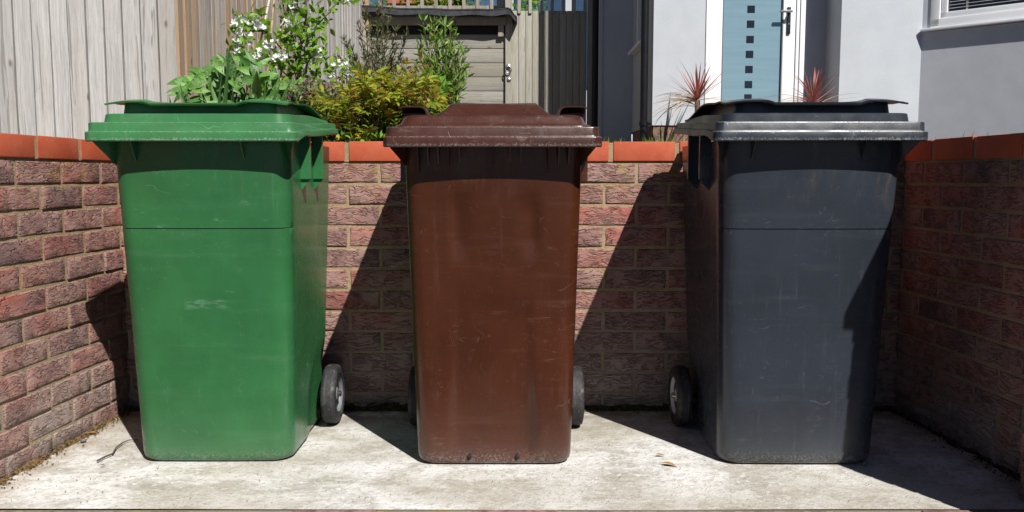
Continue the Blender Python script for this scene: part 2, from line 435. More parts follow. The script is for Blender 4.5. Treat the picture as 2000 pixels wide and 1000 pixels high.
def glass(name, col, rough, spec=.8, coat=1.0, refl=.35):
    m = Mat(name)
    c = m.mix(m.mr(m.noise(1, 3, .5, 0, m.map((2, 2, 30))), .3, .7), col, tuple(x*1.12 for x in col))
    return m.done(c, rough, None, spec, 0, **{'Coat Weight': coat, 'Coat Roughness': .02, 'IOR': 1.6})
MT['frost'] = glass('frosted_glass', (.19, .30, .345), .14)
MT['clear'] = glass('clear_glass', (.012, .014, .016), .05, .5, .3)
MT['pane'] = glass('window_glass', (.012, .015, .016), .04, .5, .8)
MT['blind'] = plain('blind_slat', (.42, .42, .41), .6)

def leafmat(name, cols, trans=.35, rough=.42, vein=None, veins=0., zmix=None, edge=None):
    m = Mat(name); ri = m.island()
    cols = [tuple(min(.9, x*1.35) for x in q) if max(q) < .5 else q for q in cols]; n = len(cols)
    c = m.ramp(ri, [(i/(n-1), cc) for i, cc in enumerate(cols)])
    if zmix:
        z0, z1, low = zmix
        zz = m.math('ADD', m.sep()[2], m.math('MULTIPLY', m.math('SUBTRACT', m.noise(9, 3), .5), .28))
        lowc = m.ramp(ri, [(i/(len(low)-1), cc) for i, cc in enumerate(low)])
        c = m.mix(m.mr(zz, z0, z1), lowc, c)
    c = m.mix(m.math('MULTIPLY', m.mr(m.noise(40, 3), .4, .7), .25), c, tuple(min(1, x*1.5+.01) for x in cols[0]))
    if vein:
        wv = m.addvec(m.obj, m.noise(30, 2, .5, 0, None, 1), .03)
        e = m.voro(75, 'DISTANCE_TO_EDGE', wv)
        c = m.mix(m.math('MULTIPLY', m.math('MULTIPLY', m.mr(e, .02, .10, 1, 0), m.mr(m.noise(16, 2), .44, .54)), veins), c, vein)
    m.done(c, rough, None, .45)
    t = m.n.new('ShaderNodeBsdfTranslucent'); m.L(c, t.inputs[0])
    mx = m.n.new('ShaderNodeMixShader'); mx.inputs[0].default_value = trans
    m.L(m.p.outputs[0], mx.inputs[1]); m.L(t.outputs[0], mx.inputs[2]); m.L(mx.outputs[0], m.out.inputs[0])
    return m.mat
MT['arum'] = leafmat('arum_leaf', [(.022, .075, .012), (.10, .24, .03), (.035, .11, .018), (.13, .27, .045), (.05, .15, .02)], .25, .5, (.42, .52, .30), .55)
MT['sword'] = leafmat('sword_leaf', [(.025, .075, .015), (.05, .12, .025)], .3, .4)
MT['blossom_leaf'] = leafmat('shrub_leaf', [(.09, .19, .012), (.16, .28, .02), (.11, .23, .015)], .45, .45)
MT['blossom'] = leafmat('white_petal', [(.78, .78, .74), (.84, .84, .82)], .3, .6)
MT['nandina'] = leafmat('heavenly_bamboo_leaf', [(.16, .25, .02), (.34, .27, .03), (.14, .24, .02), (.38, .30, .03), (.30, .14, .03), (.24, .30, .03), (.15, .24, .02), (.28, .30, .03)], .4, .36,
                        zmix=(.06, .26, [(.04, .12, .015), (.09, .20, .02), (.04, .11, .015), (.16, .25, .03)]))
MT['bottle'] = leafmat('narrow_dark_leaf', [(.045, .065, .018), (.075, .095, .025), (.06, .08, .025), (.12, .09, .035)], .2, .45)
MT['bud'] = leafmat('pink_bud', [(.45, .14, .10), (.38, .18, .12)], .3)
MT['willow'] = leafmat('lance_leaf', [(.065, .14, .018), (.12, .21, .025), (.16, .24, .035), (.05, .11, .018)], .3, .5)
MT['lung'] = leafmat('small_herb_leaf', [(.10, .14, .04), (.16, .17, .07), (.12, .16, .05), (.2, .16, .09)], .3)
MT['pink'] = leafmat('pink_petal', [(.40, .05, .14), (.26, .04, .13), (.16, .07, .24), (.42, .12, .20)], .3)
MT['yellow'] = leafmat('yellow_petal', [(.62, .38, .01), (.7, .45, .02)], .3)
MT['lime'] = leafmat('bright_leaf', [(.10, .24, .03), (.17, .32, .04)], .4)
MT['red_stem'] = plain('red_stem', (.30, .03, .04), .5)
MT['cordy'] = leafmat('red_sword_leaf', [(.26, .07, .06), (.34, .11, .09), (.20, .06, .06), (.30, .16, .10)], .25, .4)
MT['straw'] = leafmat('dry_leaf', [(.42, .31, .17), (.35, .22, .13), (.46, .36, .2)], .2, .6)
MT['grass'] = leafmat('grass_blade', [(.07, .16, .02), (.12, .23, .03), (.20, .22, .06)], .35)
MT['bark'] = plain('shrub_bark', (.10, .065, .05), .85, .3, 0, .4, 60, .5)
MT['cane'] = plain('bamboo_cane', (.46, .33, .18), .5, .4, 0, .25, 14)
MT['cane_pale'] = plain('pale_bamboo_cane', (.60, .50, .40), .5, .4, 0, .2, 14)
MT['moss'] = plain('moss_and_dirt', (.05, .042, .02), .95, .2, 0, .6, 60, 1.0)
MT['moss_dry'] = plain('dry_moss', (.20, .125, .05), .95, .2, 0, .6, 80, 1.0)
MT['deadleaf'] = plain('dead_leaf', (.34, .20, .06), .8, .3, 0, .4, 80)
MT['twig'] = plain('twig', (.07, .05, .035), .85)
MT['stone'] = plain('pebble', (.15, .13, .12), .85, .3, 0, .4, 90, .5)

# ================================================================== THE SETTING
g = MB()
g.quad((-400, -400, -.16), (400, -400, -.16), (400, 400, -.16), (-400, 400, -.16))
tag(g.build('ground', MT['soil']), kind='structure')
g = MB(); g.quad((-9, -12, -.012), (9, -12, -.012), (9, 1.83, -.012), (-9, 1.83, -.012))
tag(g.build('driveway', MT['asphalt']), kind='structure')
# slab in the bay (gently uneven)
g = MB()
us = [-1.75+i*.05 for i in range(71)]; vs = [2.055+i*.04 for i in range(26)]
g.grid(lambda x, y: (x, y, .004*mnoise.noise((x*1.7, y*1.7, 3)) - .002), us, vs, flip=True)
g.box(-1.75, 1.75, 2.056, 3.04, -.1, -.012)
tag(g.build('concrete_slab', MT['concrete'], smooth=True), kind='structure')
# a course of brick edging along the front of the slab
g = MB(); x = -1.9
while x < 1.9:
    g.box(x, x+.213, 1.84, 2.050+random.uniform(-.003, .002), -.1, -.002+random.uniform(-.003, .002), bev=.005); x += .225
g.box(-1.9, 1.9, 1.835, 2.0545, -.1, -.0055, 1)
tag(g.build('edging_strip', [MT['edging'], MT['mortar']], angle=40), kind='structure')
# raised garden behind the wall
g = MB()
us = [-7+i*.25 for i in range(57)]; vs = [3.17+i*.25 for i in range(35)]
g.grid(lambda x, y: (x, y, .925 + max(0, (y-3.2))*.022 + .02*mnoise.noise((x*2, y*2, 1))), us, vs, flip=True)
tag(g.build('garden_bed', MT['soil'], smooth=True), kind='structure')

# ------------------------------------------------------------------ brick walls
ZC = .883                                   # underside of the coping
def brick_panel(mb, M, L, start, courses=12, z_top=ZC-.008, half=True, bl=.2142, jt=.0113, rnd=None):
    """a skin of single bricks in running bond; local x along, front face at y=0 looking to -y"""
    rnd = rnd or random
    for k in range(courses):
        z1 = z_top - .075*k - .0003; z0 = z1 - .0642
        x = start + (0 if k % 2 == 0 else -(bl+jt)/2)
        while x < L:
            a, b = max(x, 0.0), min(x+bl, L)
            if b-a > .02:
                nx = max(3, int((b-a)/.028)); nz = 4
                proud = rnd.uniform(-.0015, .0025); tl = rnd.uniform(-.0025, .0025)
                sd = rnd.uniform(0, 99)
                def P(u, v):
                    xx = a+(b-a)*u; zz = z0+(z1-z0)*v
                    eu = min(u, 1-u)*(b-a); ev = min(v, 1-v)*(z1-z0)
                    e = min(eu, ev)
                    dep = -proud + (.0022 if e < 1e-6 else 0.) + .0012*mnoise.noise((xx*38, zz*60, sd)) + tl*(u-.5)
                    if e < 1e-6:
                        xx += .0022*mnoise.noise((zz*70, sd, xx*30)); zz += .0026*mnoise.noise((xx*45, sd+5, zz*40))
                    return M @ Vector((xx, dep, zz))
                i0 = len(mb.v); us_ = [0, .014]+[i/nx for i in range(1, nx)]+[.986, 1]; vs_ = [0, .045, .36, .64, .955, 1]
                mb.grid(P, us_, vs_, 0, flip=True)
                # skirt back into the mortar
                n = len(vs_); ring = [i0+j for j in range(n)] + [i0+i*n+n-1 for i in range(1, len(us_))] + \
                    [i0+(len(us_)-1)*n+j for j in range(n-2, -1, -1)] + [i0+i*n for i in range(len(us_)-2, 0, -1)]
                Mi = M.inverted()
                back = []
                for q in ring:
                    p = Mi @ Vector(mb.v[q]); back.append(mb.vert(M @ Vector((p.x, .02, p.z))))
                for q in range(len(ring)):
                    r2 = (q+1) % len(ring)
                    mb.face((ring[q], ring[r2], back[r2], back[q]), 0)
            x += bl+jt
def coping_run(mb, M, L, start, z0=ZC, z1=.951, y0=-.004, y1=.222, step=.231, jt=.016, top_j=.003):
    x = start
    while x < L:
        a, b = max(x, 0.), min(x+step-jt, L)
        if b-a > .015:
            j = random.uniform(-.0015, .0015)
            mb.box(a, b, y0+j, y1, z0+random.uniform(0, .0015), z1+random.uniform(-.002, .002), 0, M, bev=.0045)
        x += step
    mb.box(.001, L-.001, y0+.0045, y1-.006, z0-.001, z1-top_j, 1, M)

def wall_thing(name, label, loc, rz, L, start, cstart, T=.215):
    t = tag(empty(name, loc, rz), label, 'wall')
    b = MB(); brick_panel(b, Matrix(), L, start)
    b.box(0.002, L-.002, .0038, T, -.1, ZC-.0015, 1)
    b.build('brickwork', [MT['brick'], MT['mortar']], t, angle=35)
    c = MB(); coping_run(c, Matrix(), L, cstart)
    c.build('coping', [MT['coping'], MT['mortar']], t, angle=35)
    return t
YB = 2.975
LW = lambda y: -1.508+.0456*y               # inner faces of the side walls
RW = lambda y: 1.517-.049*y
xl, xr = LW(YB), RW(YB)
wall_thing('brick_wall', 'low back brick wall with red coping running behind the three bins', (xl-.2, YB, 0), 0, xr-xl+.4,
           (-.464+.005)-(xl-.2)-.2255*5, (-.576+.0065)-(xl-.2)-.231*5)
# left wall: local x runs from the far end towards the camera
aL = math.atan2(-1, -.0456)
Ll = 1.9
# front face looks to +x : local x must run towards +y
y_s = YB-Ll
wall_thing('brick_wall', 'sunlit brick side wall with red coping to the left of the green bin', (LW(y_s), y_s, 0), math.atan2(1, .0456), Ll-.004,
           (2.40-y_s)-.2255*8, (2.494+.0065-y_s)-.231*7)
# right wall ends in a pier; local x runs towards -y
PX, PY0, PY1, PZ = 1.3145, 1.722, 2.125, 1.235
t = tag(empty('brick_wall', (xr, YB-.004, 0), math.atan2(-1, .049)), 'shaded brick side wall with red coping and end pier to the right of the black bin', 'wall')
b = MB(); Lr = YB-PY1+.02
brick_panel(b, Matrix(), Lr, -.09)
b.box(0.002, Lr, .0038, .215, -.1, ZC-.0015, 1)
b.build('brickwork', [MT['brick'], MT['mortar']], t, angle=35)
c = MB(); coping_run(c, Matrix(), Lr-.01, -.04); c.build('coping', [MT['coping'], MT['mortar']], t, angle=35)
Wi = t.matrix_basis.inverted() if t.matrix_basis != Matrix() else (Matrix.Translation(t.location) @ t.rotation_euler.to_matrix().to_4x4()).inverted()
b = MB(); PW = .33
ML = Wi @ Matrix.Translation((PX, PY1, 0)) @ Matrix.Rotation(-math.pi/2, 4, 'Z')       # inner side face
MF = Wi @ Matrix.Translation((PX, PY0, 0))                                               # front face
MBk = Wi @ Matrix.Translation((PX+PW, PY1, 0)) @ Matrix.Rotation(math.pi, 4, 'Z')
pc = int((PZ)/.075)+1
for M_, L_ in ((ML, PY1-PY0), (MF, PW), (MBk, PW)):
    brick_panel(b, M_, L_, -.1, pc, PZ-.008)
b.box(PX+.006, PX+PW-.006, PY0+.006, PY1-.006, -.1, PZ-.002, 1, Wi)
b.build('pier', [MT['brick'], MT['mortar']], t, angle=35)
c = MB()
c.box(PX-.016, PX+PW+.016, PY0-.030, PY1+.010, PZ, PZ+.045, 0, Wi, bev=.006)
c.build('pier_cap', [MT['coping']], t, angle=35)

# ================================================================== WHEELIE BINS
def rrect(x0, x1, y0, y1, r, n=6, ex=14, ey=12):
    """rounded rectangle outline, counter-clockwise, starting on the front edge (y0); same index layout every time"""
    r = min(r, (x1-x0)/2-.001, (y1-y0)/2-.001)
    pts = []
    def arc(cx, cy, a0):
        for k in range(n+1):
            a = a0+k*math.pi/2/n; pts.append((cx+r*math.cos(a), cy+r*math.sin(a)))
    def edge(p, q, m):
        for k in range(1, m): pts.append((p[0]+(q[0]-p[0])*k/m, p[1]+(q[1]-p[1])*k/m))
    edge((x0+r, y0), (x1-r, y0), ex); arc(x1-r, y0+r, -math.pi/2)
    edge((x1, y0+r), (x1, y1-r), ey); arc(x1-r, y1-r, 0)
    edge((x1-r, y1), (x0+r, y1), ex); arc(x0+r, y1-r, math.pi/2)
    edge((x0, y1-r), (x0, y0+r), ey); arc(x0+r, y0+r, math.pi)
    return pts
def sst(a, b, x):
    t = max(0., min(1., (x-a)/(b-a))); return t*t*(3-2*t)

def make_bin(name, label, loc, rz, kind):
    brown = kind == 'brown'
    body_m, rim_m = MT[kind], MT[kind+'_rim']
    t = tag(empty(name, loc, rz), label, 'wheelie bin', 'wheelie bins in the brick bay')
    # ---- body
    front = lambda z: -.044*(z/.92)**1.05
    rear = lambda z: .475+.055*(z/.92)
    hw = lambda z: .2235+(.0285 if kind == 'black' else .0235)*(z/.92)
    zs = [0, .004, .012, .025] + [.025+i*.0305 for i in range(1, 22)]
    zs += ([.6832, .6838, .685, .6862, .6868] if not brown else [.685]) + [.71+i*.022 for i in range(0, 11)]
    zs = sorted(set(round(z, 4) for z in zs if z < .945))
    b = MB(); rings = []
    for z in zs:
        ins = {0: .016, .004: .008, .012: .002}.get(z, 0.)
        if not brown and z in (.6838, .685, .6862): ins += .0032 if z == .685 else .003
        insx = 0. if (not brown and .68 < z < .69) else ins
        out = rrect(-hw(z)+insx, hw(z)-insx, front(z)+ins, rear(z)-insx, .054-.012*z if not brown else .048-.010*z, 7, 36, 26)
        ring = []
        for x, y in out:
            fx = max(0., 1-(x/hw(z))**2)
            if y < .1: y -= (.004+.011*z/.9)*fx
            if brown and y < .03:
                # recessed panels on the front
                lo = sst(.53, .44, z)*(.0055+.016*sst(.45, .10, z))*sst(.012, .05, z)*sst(.012, .0, z-.49)
                y += lo*(1-sst(.098, .110+.028*sst(.5, .05, z), abs(x+.003)))
                up = sst(.60, .63, z)*sst(.80, .74, z)
                wd = .010*up
                ax = abs(x-.004)
                y += wd*sst(.125, .112, ax)*sst(.055, .105, ax)
            # wheel recess at the lower rear corners
            cy, cz = .392, .10
            d = math.hypot((y-cy), (z-cz))
            k = sst(.20, .10, d) if z > cz else sst(.20, .10, abs(y-cy))
            if y > cy: k = max(k, sst(.20, .10, max(0, z-cz)))
            x2 = x*(1-.04*k) if abs(x) > .1 else x
            ring.append((x2, y, z))
        rings.append(ring)
    b.loft(rings, 0, True, True, True)
    body = b.build('body', body_m, t, angle=50)
    # ---- rim (collar moulded round the mouth)
    RX, RY0, RY1 = (.2930 if brown else .2875), (-.118 if brown else -.112), .470
    zt = lambda y: (.976 if not brown else .962)+.030*sst(-.1, .5, y)
    def zb(y, x):
        base = (.924 if not brown else .908)
        return base + (.020+.026*sst(0, .5, y))*sst(-.095, .02 if not brown else .0, y)
    prof = [(.075, 'b', .030), (.020, 'b', .004), (.003, 'b', 0), (0, 'b', .003), (0, 'm', -.003), (.0015, 'm', -.0005), (.0065, 'm', .0008), (.0075, 'm', .003), (.008, 't', -.003), (.0095, 't', -.0006), (.012, 't', 0), (.065, 't', 0)]
    rings = []
    for ins, ref, dz in prof:
        out = rrect(-RX+ins, RX-ins, RY0+ins, RY1-ins, max(.022-ins*.3, .006) if ins < .03 else .03, 6, 26, 24)
        ring = []
        for x, y in out:
            y2 = y - .004*(1-(x/RX)**2)*(1 if y < 0 else 0)
            B, T = zb(y, x), zt(y); mid = B+(T-B)*.52
            ring.append((x, y2, {'b': B, 'm': mid, 't': T}[ref]+dz))
        rings.append(ring)
    b = MB(); b.loft(rings, 0); b.build('rim', rim_m, t, angle=32)
    # ---- gussets and lifting ribs under the rim
    def zbx(y): return zb(y, 0)+.006
    def plate(bb, pts, dx):          # a thin plate, outline in (y,z) or (x,z)
        n = len(pts)
        a = [bb.vert(p) for p in pts]; c_ = [bb.vert((p[0]+dx[0], p[1]+dx[1], p[2])) for p in pts]
        bb.face(a); bb.face(c_[::-1])
        for k in range(n): bb.face((a[k], c_[k], c_[(k+1) % n], a[(k+1) % n]))
    fb = front(.9)-.011
    xs = (-.205, -.150, .118, .150, .205) if not brown else (-.215, -.185, -.150, -.120, -.09, 0, .125, .16, .19, .215)
    xs = (-.172, .128) if not brown else (-.205, -.178, -.15, -.122, -.092, .045, .15, .178, .205, -.0, .075)
    for i, x in enumerate(xs):
        g_ = MB(); deep = .060 if not brown else (.05 if i % 3 else .075)
        reach = -.052 if not brown else -.045
        zz = zbx(-.1)
        plate(g_, [(x, fb+reach*.75, zz+.004), (x, fb+.02, zz+.004), (x, fb+.02, zz-deep), (x, fb+.004, zz-deep)], (.0028, 0))
        g_.build('gusset', body_m, t)
    for s in (-1, 1):
        # corner gusset: the sloping web seen in silhouette at the front corners
        g_ = MB(); z1 = zbx(-.09)-.004; dz = .066 if not brown else .052
        plate(g_, [(s*.19, .02, z1+.01), (s*(RX-.014), -.086, z1), (s*.242, -.014, z1-dz), (s*.19, .03, z1-dz)], (s*-.004, .014))
        g_.build('gusset', body_m, t, angle=40)
        ribs = ((.100, .113), (.262, .275)) if not brown else ((.08, .092), (.28, .292))
        for y0, y1 in ribs:
            g_ = MB(); xo = hw(.84)+(.030 if not brown else .026)
            zt_ = zb(y0, 0)+.008; zb_ = .822 if not brown else .815
            g_.box(min(s*(hw(.84)-.004), s*xo), max(s*(hw(.84)-.004), s*xo), y0, y1, zb_, zt_, bev=.002)
            if not brown:
                plate(g_, [(s*(hw(.8)-.003), y0+.008, zb_+.001), (s*xo, y0+.008, zb_+.001), (s*(hw(.8)-.003), y0+.008, zb_-.035)], (0, .005))
            g_.build('lifting_rib', body_m, t)
    # ---- lid
    lid = MB(); T0 = lambda y: zt(y)
    if not brown:
        TH = lambda y: .025-.017*sst(.12, .48, y)          # height of the lid's flat tier over the rim
        prof = [(.030, -.004, 0), (.031, .003, 0), (.034, -.002, 1), (.036, -.0004, 1), (.039, 0, 1), (.09, .0, 1)]
        rings = []
        for ins, dz, hi in prof:
            rings.append([(x, y-.003*(1-(x/RX)**2)*(y < 0), T0(y)+dz+TH(y)*hi) for x, y in rrect(-RX+ins, RX-ins, RY0+ins+.008, RY1+.02-ins*.6, .035, 6, 26, 24)])
        lid.loft(rings, 0, True, False, True)
        # raised middle with a recessed wall under the top plate
        H = lambda y: .027*sst(.50, .16, y) + .002
        ear = lambda x, y: .010*sst(.120, .150, abs(x))*sst(.40, .10, y)*sst(-.09, -.02, y)+.006*sst(.118, .132, abs(x))*sst(.05, -.07, y) - .004*sst(.2, .26, abs(x))*sst(.1, -.06, y)
        droop = lambda x, y: -.004*(x/.25)**2
        def top(x, y): return T0(y)+TH(y)+max(.003, H(y)+ear(x, y)+droop(x, y))
        rings = []
        for ins, f in ((0, 0), (.002, .5), (.004, .97)):
            rings.append([(x, y, T0(y)+TH(y)-.001+(top(x, y)-T0(y)-TH(y)-.004)*f) for x, y in rrect(-.216+ins, .216-ins, -.040+ins, .43-ins, .03, 6, 26, 24)])
        lid.loft(rings, 0)
        lid.build('lid', rim_m, t, angle=35)
        pl = MB()
        xs_ = [-.252+i*.504/48 for i in range(49)]; ys_ = [-.074+i*.535/30 for i in range(31)]
        yedge = lambda x: .022*sst(.16, .25, abs(x))           # front edge swings back towards the tips
        fn = lambda x, y: (x, y+yedge(x)*(1-(y+.074)/.535), top(x, y))
        pl.grid(fn, xs_, ys_, flip=True)
        pl.grid(lambda x, y: (x*.996, fn(x, y)[1]+.001, top(x, y)-.0045), xs_, ys_)
        def skirt(path):
            pl.grid(lambda i, k: (path[i][0]*(1-.004*k), path[i][1]+.001*k, path[i][2]-.0045*k), range(len(path)), (0, 1))
        pth = [fn(x, ys_[0]) for x in xs_]; skirt(pth)
        skirt([fn(xs_[-1], y) for y in ys_]); skirt([fn(xs_[0], y) for y in ys_][::-1])
        # lip turned down along the middle of the front edge
        mid = [fn(x, ys_[0]) for x in xs_ if abs(x) < .150]
        pl.grid(lambda i, k: (mid[i][0], mid[i][1]+.0005+.004*k, mid[i][2]-.004-.004*k), range(len(mid)), (0, 1))
        pl.build('lid_handle_plate', rim_m, t, angle=50)
    else:
        prof = [(.022, -.003), (.024, .004), (.030, .0075), (.036, .009), (.039, .012), (.046, .026), (.051, .0325), (.058, .035), (.10, .036), (.15, .037)]
        rings = []
        for ins, dz in prof:
            rings.append([(x, y-.003*(1-(x/RX)**2)*(y < 0), T0(y)+dz) for x, y in rrect(-RX+ins, RX-ins, RY0+ins*1.1+.008, RY1+.02-ins*.6, .04, 6, 26, 24)])
        lid.loft(rings, 0, True, False, True)
        rings = []
        for f, hx in ((0, .168), (.9, .130), (1, .126), (1.02, .10)):
            rings.append([(x, y, T0(y)+.034+.032*f+.010*sst(.0, .4, y)*f) for x, y in rrect(-hx, hx, .075+.07*f*.6, .44-.03*f, .012, 4, 26, 24)])
        lid.loft(rings, 0, True, False, True)
        lid.build('lid', rim_m, t, angle=30)
        for s in (-1, 1):
            # hooded handle at the front corner of the lid
            hd = MB(); n = 10
            arc = [(.179, .014), (.179, .040)]+[(.179+.018*(1-math.cos(a)), .040+.018*math.sin(a)) for a in [i*math.pi/2/6 for i in range(1, 7)]]+[(.215, .0585), (.240, .058), (.254, .055)]
            ys_ = [-.052, -.03, 0., .03, .055]
            def hp(i, j, off=0.):
                x, z = arc[i]; y = ys_[j]
                k = sst(.0, .055, y)*.014
                return (s*(x+off), y, T0(y)+z-off*.9-(k if i > 1 else 0))
            hd.grid(lambda i, j: hp(i, j), range(len(arc)), range(len(ys_)))
            hd.grid(lambda i, j: hp(i, j, .0035), range(len(arc)), range(len(ys_)), flip=True)
            for j in (0, len(ys_)-1):
                hd.grid(lambda i, k: hp(i, j, .0035*k), range(len(arc)), (0, 1))
            hd.grid(lambda k, j: hp(len(arc)-1, j, .0035*k), (0, 1), range(len(ys_)))
            # closed back of the hood
            bk = [(s*(x+.002), .050, T0(.05)+z-.016) for x, z in arc]
            lowp = [(s*(x+.002), .050, T0(.05)+.006) for x, z in arc]
            hd.grid(lambda i, k: bk[i] if k else lowp[i], range(len(arc)), (0, 1))
            hd.build('lid_handle', rim_m, t, angle=50)
        for x in (-.070, .067):
            hd = MB(); yb = front(.022)-.004+.012
            hd.lathe([(.0, .004), (.0045, .004), (.0062, .0), (.0062, -.012)], Matrix.Translation((x, yb-.0115, .026)) @ Matrix.Rotation(math.pi/2, 4, 'X'), 14)
            hd.build('drain_hole', MT['dark'], body, smooth=True)
    # ---- hinge bar and handles at the back
    hb = MB(); hb.tube([(-.20, .525, .985), (.20, .525, .985)], .013, 12)
    for x in (-.2, -.07, .07, .2): hb.box(x-.012, x+.012, .46, .535, .955, .995, bev=.003)
    hb.build('handle_bar', rim_m, t, angle=40)
    # ---- wheels and axle
    ax = MB(); ax.tube([(-.29, .40, .10), (.29, .40, .10)], .010, 12); ax.build('axle', MT['steel'], t, smooth=True)
    for s in (-1, 1):
        M_ = Matrix.Translation((s*.263, .40, .100)) @ Matrix.Rotation(s*math.pi/2, 4, 'Y')
        ty = MB()
        prof = [(.062, -.024), (.082, -.025), (.094, -.022), (.0985, -.014), (.0995, -.010), (.0985, -.008), (.100, -.004), (.0988, 0), (.100, .004), (.0985, .008), (.0995, .010), (.0985, .014), (.094, .022), (.082, .025), (.068, .0245), (.064, .022), (.062, .010)]
        ty.lathe(prof, M_, 44); tyre_o = None
        wh = empty('wheel'); wh.parent = t
        ty.build('tyre', MT['rubber'], wh, angle=60)
        hb = MB()
        hb.lathe([(.0635, -.02), (.0635, .018), (.060, .021), (.056, .018), (.052, .004), (.028, .002), (.022, .012), (.018, .016), (.0001, .016)], M_, 36)
        for k in range(5):
            a = k*2*math.pi/5
            hb.box(.02, .055, -.004, .004, .0, .010, 0, M_ @ Matrix.Rotation(a, 4, 'Z'))
        hb.build('hub', MT['hub_pale'] if kind == 'black' else MT['hub'], wh, angle=40)
    return t
make_bin('wheelie_bin', 'green wheelie bin with scuffed lid, nearest the left brick wall', (-.868, 2.400, 0), 0.0, 'green')
make_bin('wheelie_bin', 'brown wheelie bin standing in the middle between the green and black bins', (-.052, 2.376, 0), 0.0, 'brown')
make_bin('wheelie_bin', 'black wheelie bin with grey scuffed rim, nearest the right brick wall', (.826, 2.376, 0), 0.0, 'black')

# ================================================================== FENCES, SHED, GATE
def board_fence(mb, p0, p1, z0f, z1, bw=.088, th=.016, m=0, gap=.005):
    """upright boards with open joints over a backing, from p0 to p1 (x,y)"""
    p0, p1 = Vector((*p0, 0)), Vector((*p1, 0)); L = (p1-p0).length; n = round(L/bw); bw = L/n; d = (p1-p0)/L
    nrm = Vector((d.y, -d.x, 0))
    for i in range(n):
        g0, g1 = random.uniform(.2, 1)*gap, random.uniform(.2, 1)*gap
        a = p0 + d*(i*bw+g0); b = p0 + d*((i+1)*bw-g1)
        z0 = z0f((i+.5)*bw); ta, tb = random.uniform(0, .011), random.uniform(0, .011); cup = random.uniform(-.003, .004)
        i0 = len(mb.v); nz = 5
        for k in range(nz):
            z = z0+(z1-z0)*k/(nz-1); wv = .0025*mnoise.noise((i*3.3, z*1.3, 0))
            A = a+nrm*(ta+wv)+d*wv; B = b+nrm*(tb-wv)+d*wv; C = a.lerp(b, .5)+nrm*((ta+tb)/2+cup)
            for q in (a-nrm*th+d*wv, A-nrm*.002, A+d*.002, C, B-d*.002, B-nrm*.002, b-nrm*th+d*wv): mb.v.append((q.x, q.y, z))
        for r in range(nz-1):
            for k in range(6):
                o = i0+r*7; mb.face((o+k, o+k+1, o+8+k, o+7+k), m)
        mb.face([i0+(nz-1)*7+k for k in range(7)], m)
    q0, q1 = p0-nrm*(th+.001), p1-nrm*(th+.001); z0 = z0f(0)
    mb.quad((q0.x, q0.y, z0), (q1.x, q1.y, z0), (q1.x, q1.y, z1), (q0.x, q0.y, z1), m)
C1 = (-1.755, 4.50)
t = tag(empty('fence', (0, 0, 0)), 'sunlit grey close-board fence standing behind the left brick wall and green bin', 'fence')
b = MB(); board_fence(b, (-3.9, 4.30), C1, lambda s: .86, 2.75)
b.build('boards', MT['fence'], t)
t = tag(empty('fence', (0, 0, 0)), 'tan and grey board fence running back behind the white blossom shrub', 'fence')
M2 = (LW(0)-.452+.0456*6.35, 6.35)
e2 = lambda y: -1.96+.046*y
b = MB(); board_fence(b, (e2(4.50), 4.50), (e2(6.5), 6.5), lambda s: .90, 2.95, .094)
b.build('boards', MT['fence_warm'], t)
b = MB(); board_fence(b, (e2(6.5)-.01, 6.5), (e2(9.05)-.01, 9.05), lambda s: 1.66, 3.2, .105)
b.build('boards', MT['fence'], t)
b = MB()
for y0 in (6.50, 7.8):
    M_ = Matrix.Translation((e2(y0)+.01, y0, 0)) @ Matrix.Rotation(math.atan2(1, .046), 4, 'Z')
    b.box(0, 1.28, -.0, .04, .9, 1.655, 0, M_, bev=.004)
b.build('gravel_board', MT['post'], t)
b = MB(); b.box(e2(9.05)-.03, e2(9.05)+.05, 9.0, 9.1, .95, 3.0, bev=.005)
b.build('post', MT['fence_warm'], t)

# --- shed with a felt roof
SX0, SX1, SY = at(722, 100, 9.1).x, at(986, 100, 9.1).x, 9.12
t = tag(empty('shed', (0, 0, 0)), 'low grey plank store with a sagging black felt roof, left of the gate', 'shed')
b = MB(); z = 1.0; zt_ = at(0, 68, SY).z
while z < zt_-.02:
    h = .148
    b.box(SX0-.3, SX1+.06+random.uniform(-.008, .008), SY+random.uniform(0, .006), SY+.022, z, z+h-.006, bev=.003); z += h
b.build('planks', MT['plank'], t, angle=40)
b = MB(); b.box(SX0-.3, SX1+.04, SY+.03, SY+1.1, 1.0, 2.46); b.build('carcass', MT['dark'], t)
b = MB()
def roof(u, v):
    x = SX0-.35+(SX1+.13-SX0+.35)*u
    y = 8.93+v*1.3
    sag = .006*math.sin(u*9) + .010*mnoise.noise((x*3, y*2, 0))
    end = -.095*sst(.955, 1.0, u)+.022*sst(.84, .95, u)
    return (x, y, 2.592-.050*u+v*.10+sag+end)
us = [i/60 for i in range(61)]; vs = [0, .03, .3, .6, 1]
b.grid(roof, us, vs, flip=True)
b.grid(lambda u, v: Vector(roof(u, v))-Vector((0, 0, .012)), us, vs)
b.grid(lambda u, k: Vector(roof(u, 0))-Vector((0, -.002-.010*k, .065*k+.006*k*math.sin(u*23))), us, (0, .4, 1))
b.grid(lambda k, v: Vector(roof(1, v))-Vector((0, 0, .05*k)), (0, 1), vs, flip=True)
b.build('felt_roof', MT['felt'], t, smooth=True)
b = MB(); b.box(SX0-.35, SX1+.02, 9.062, 9.09, 2.415, 2.50, bev=.004)
b.box(SX1-.07, SX1-.01, 9.07, 9.115, 2.30, 2.412)
b.build('fascia', MT['post'], t)

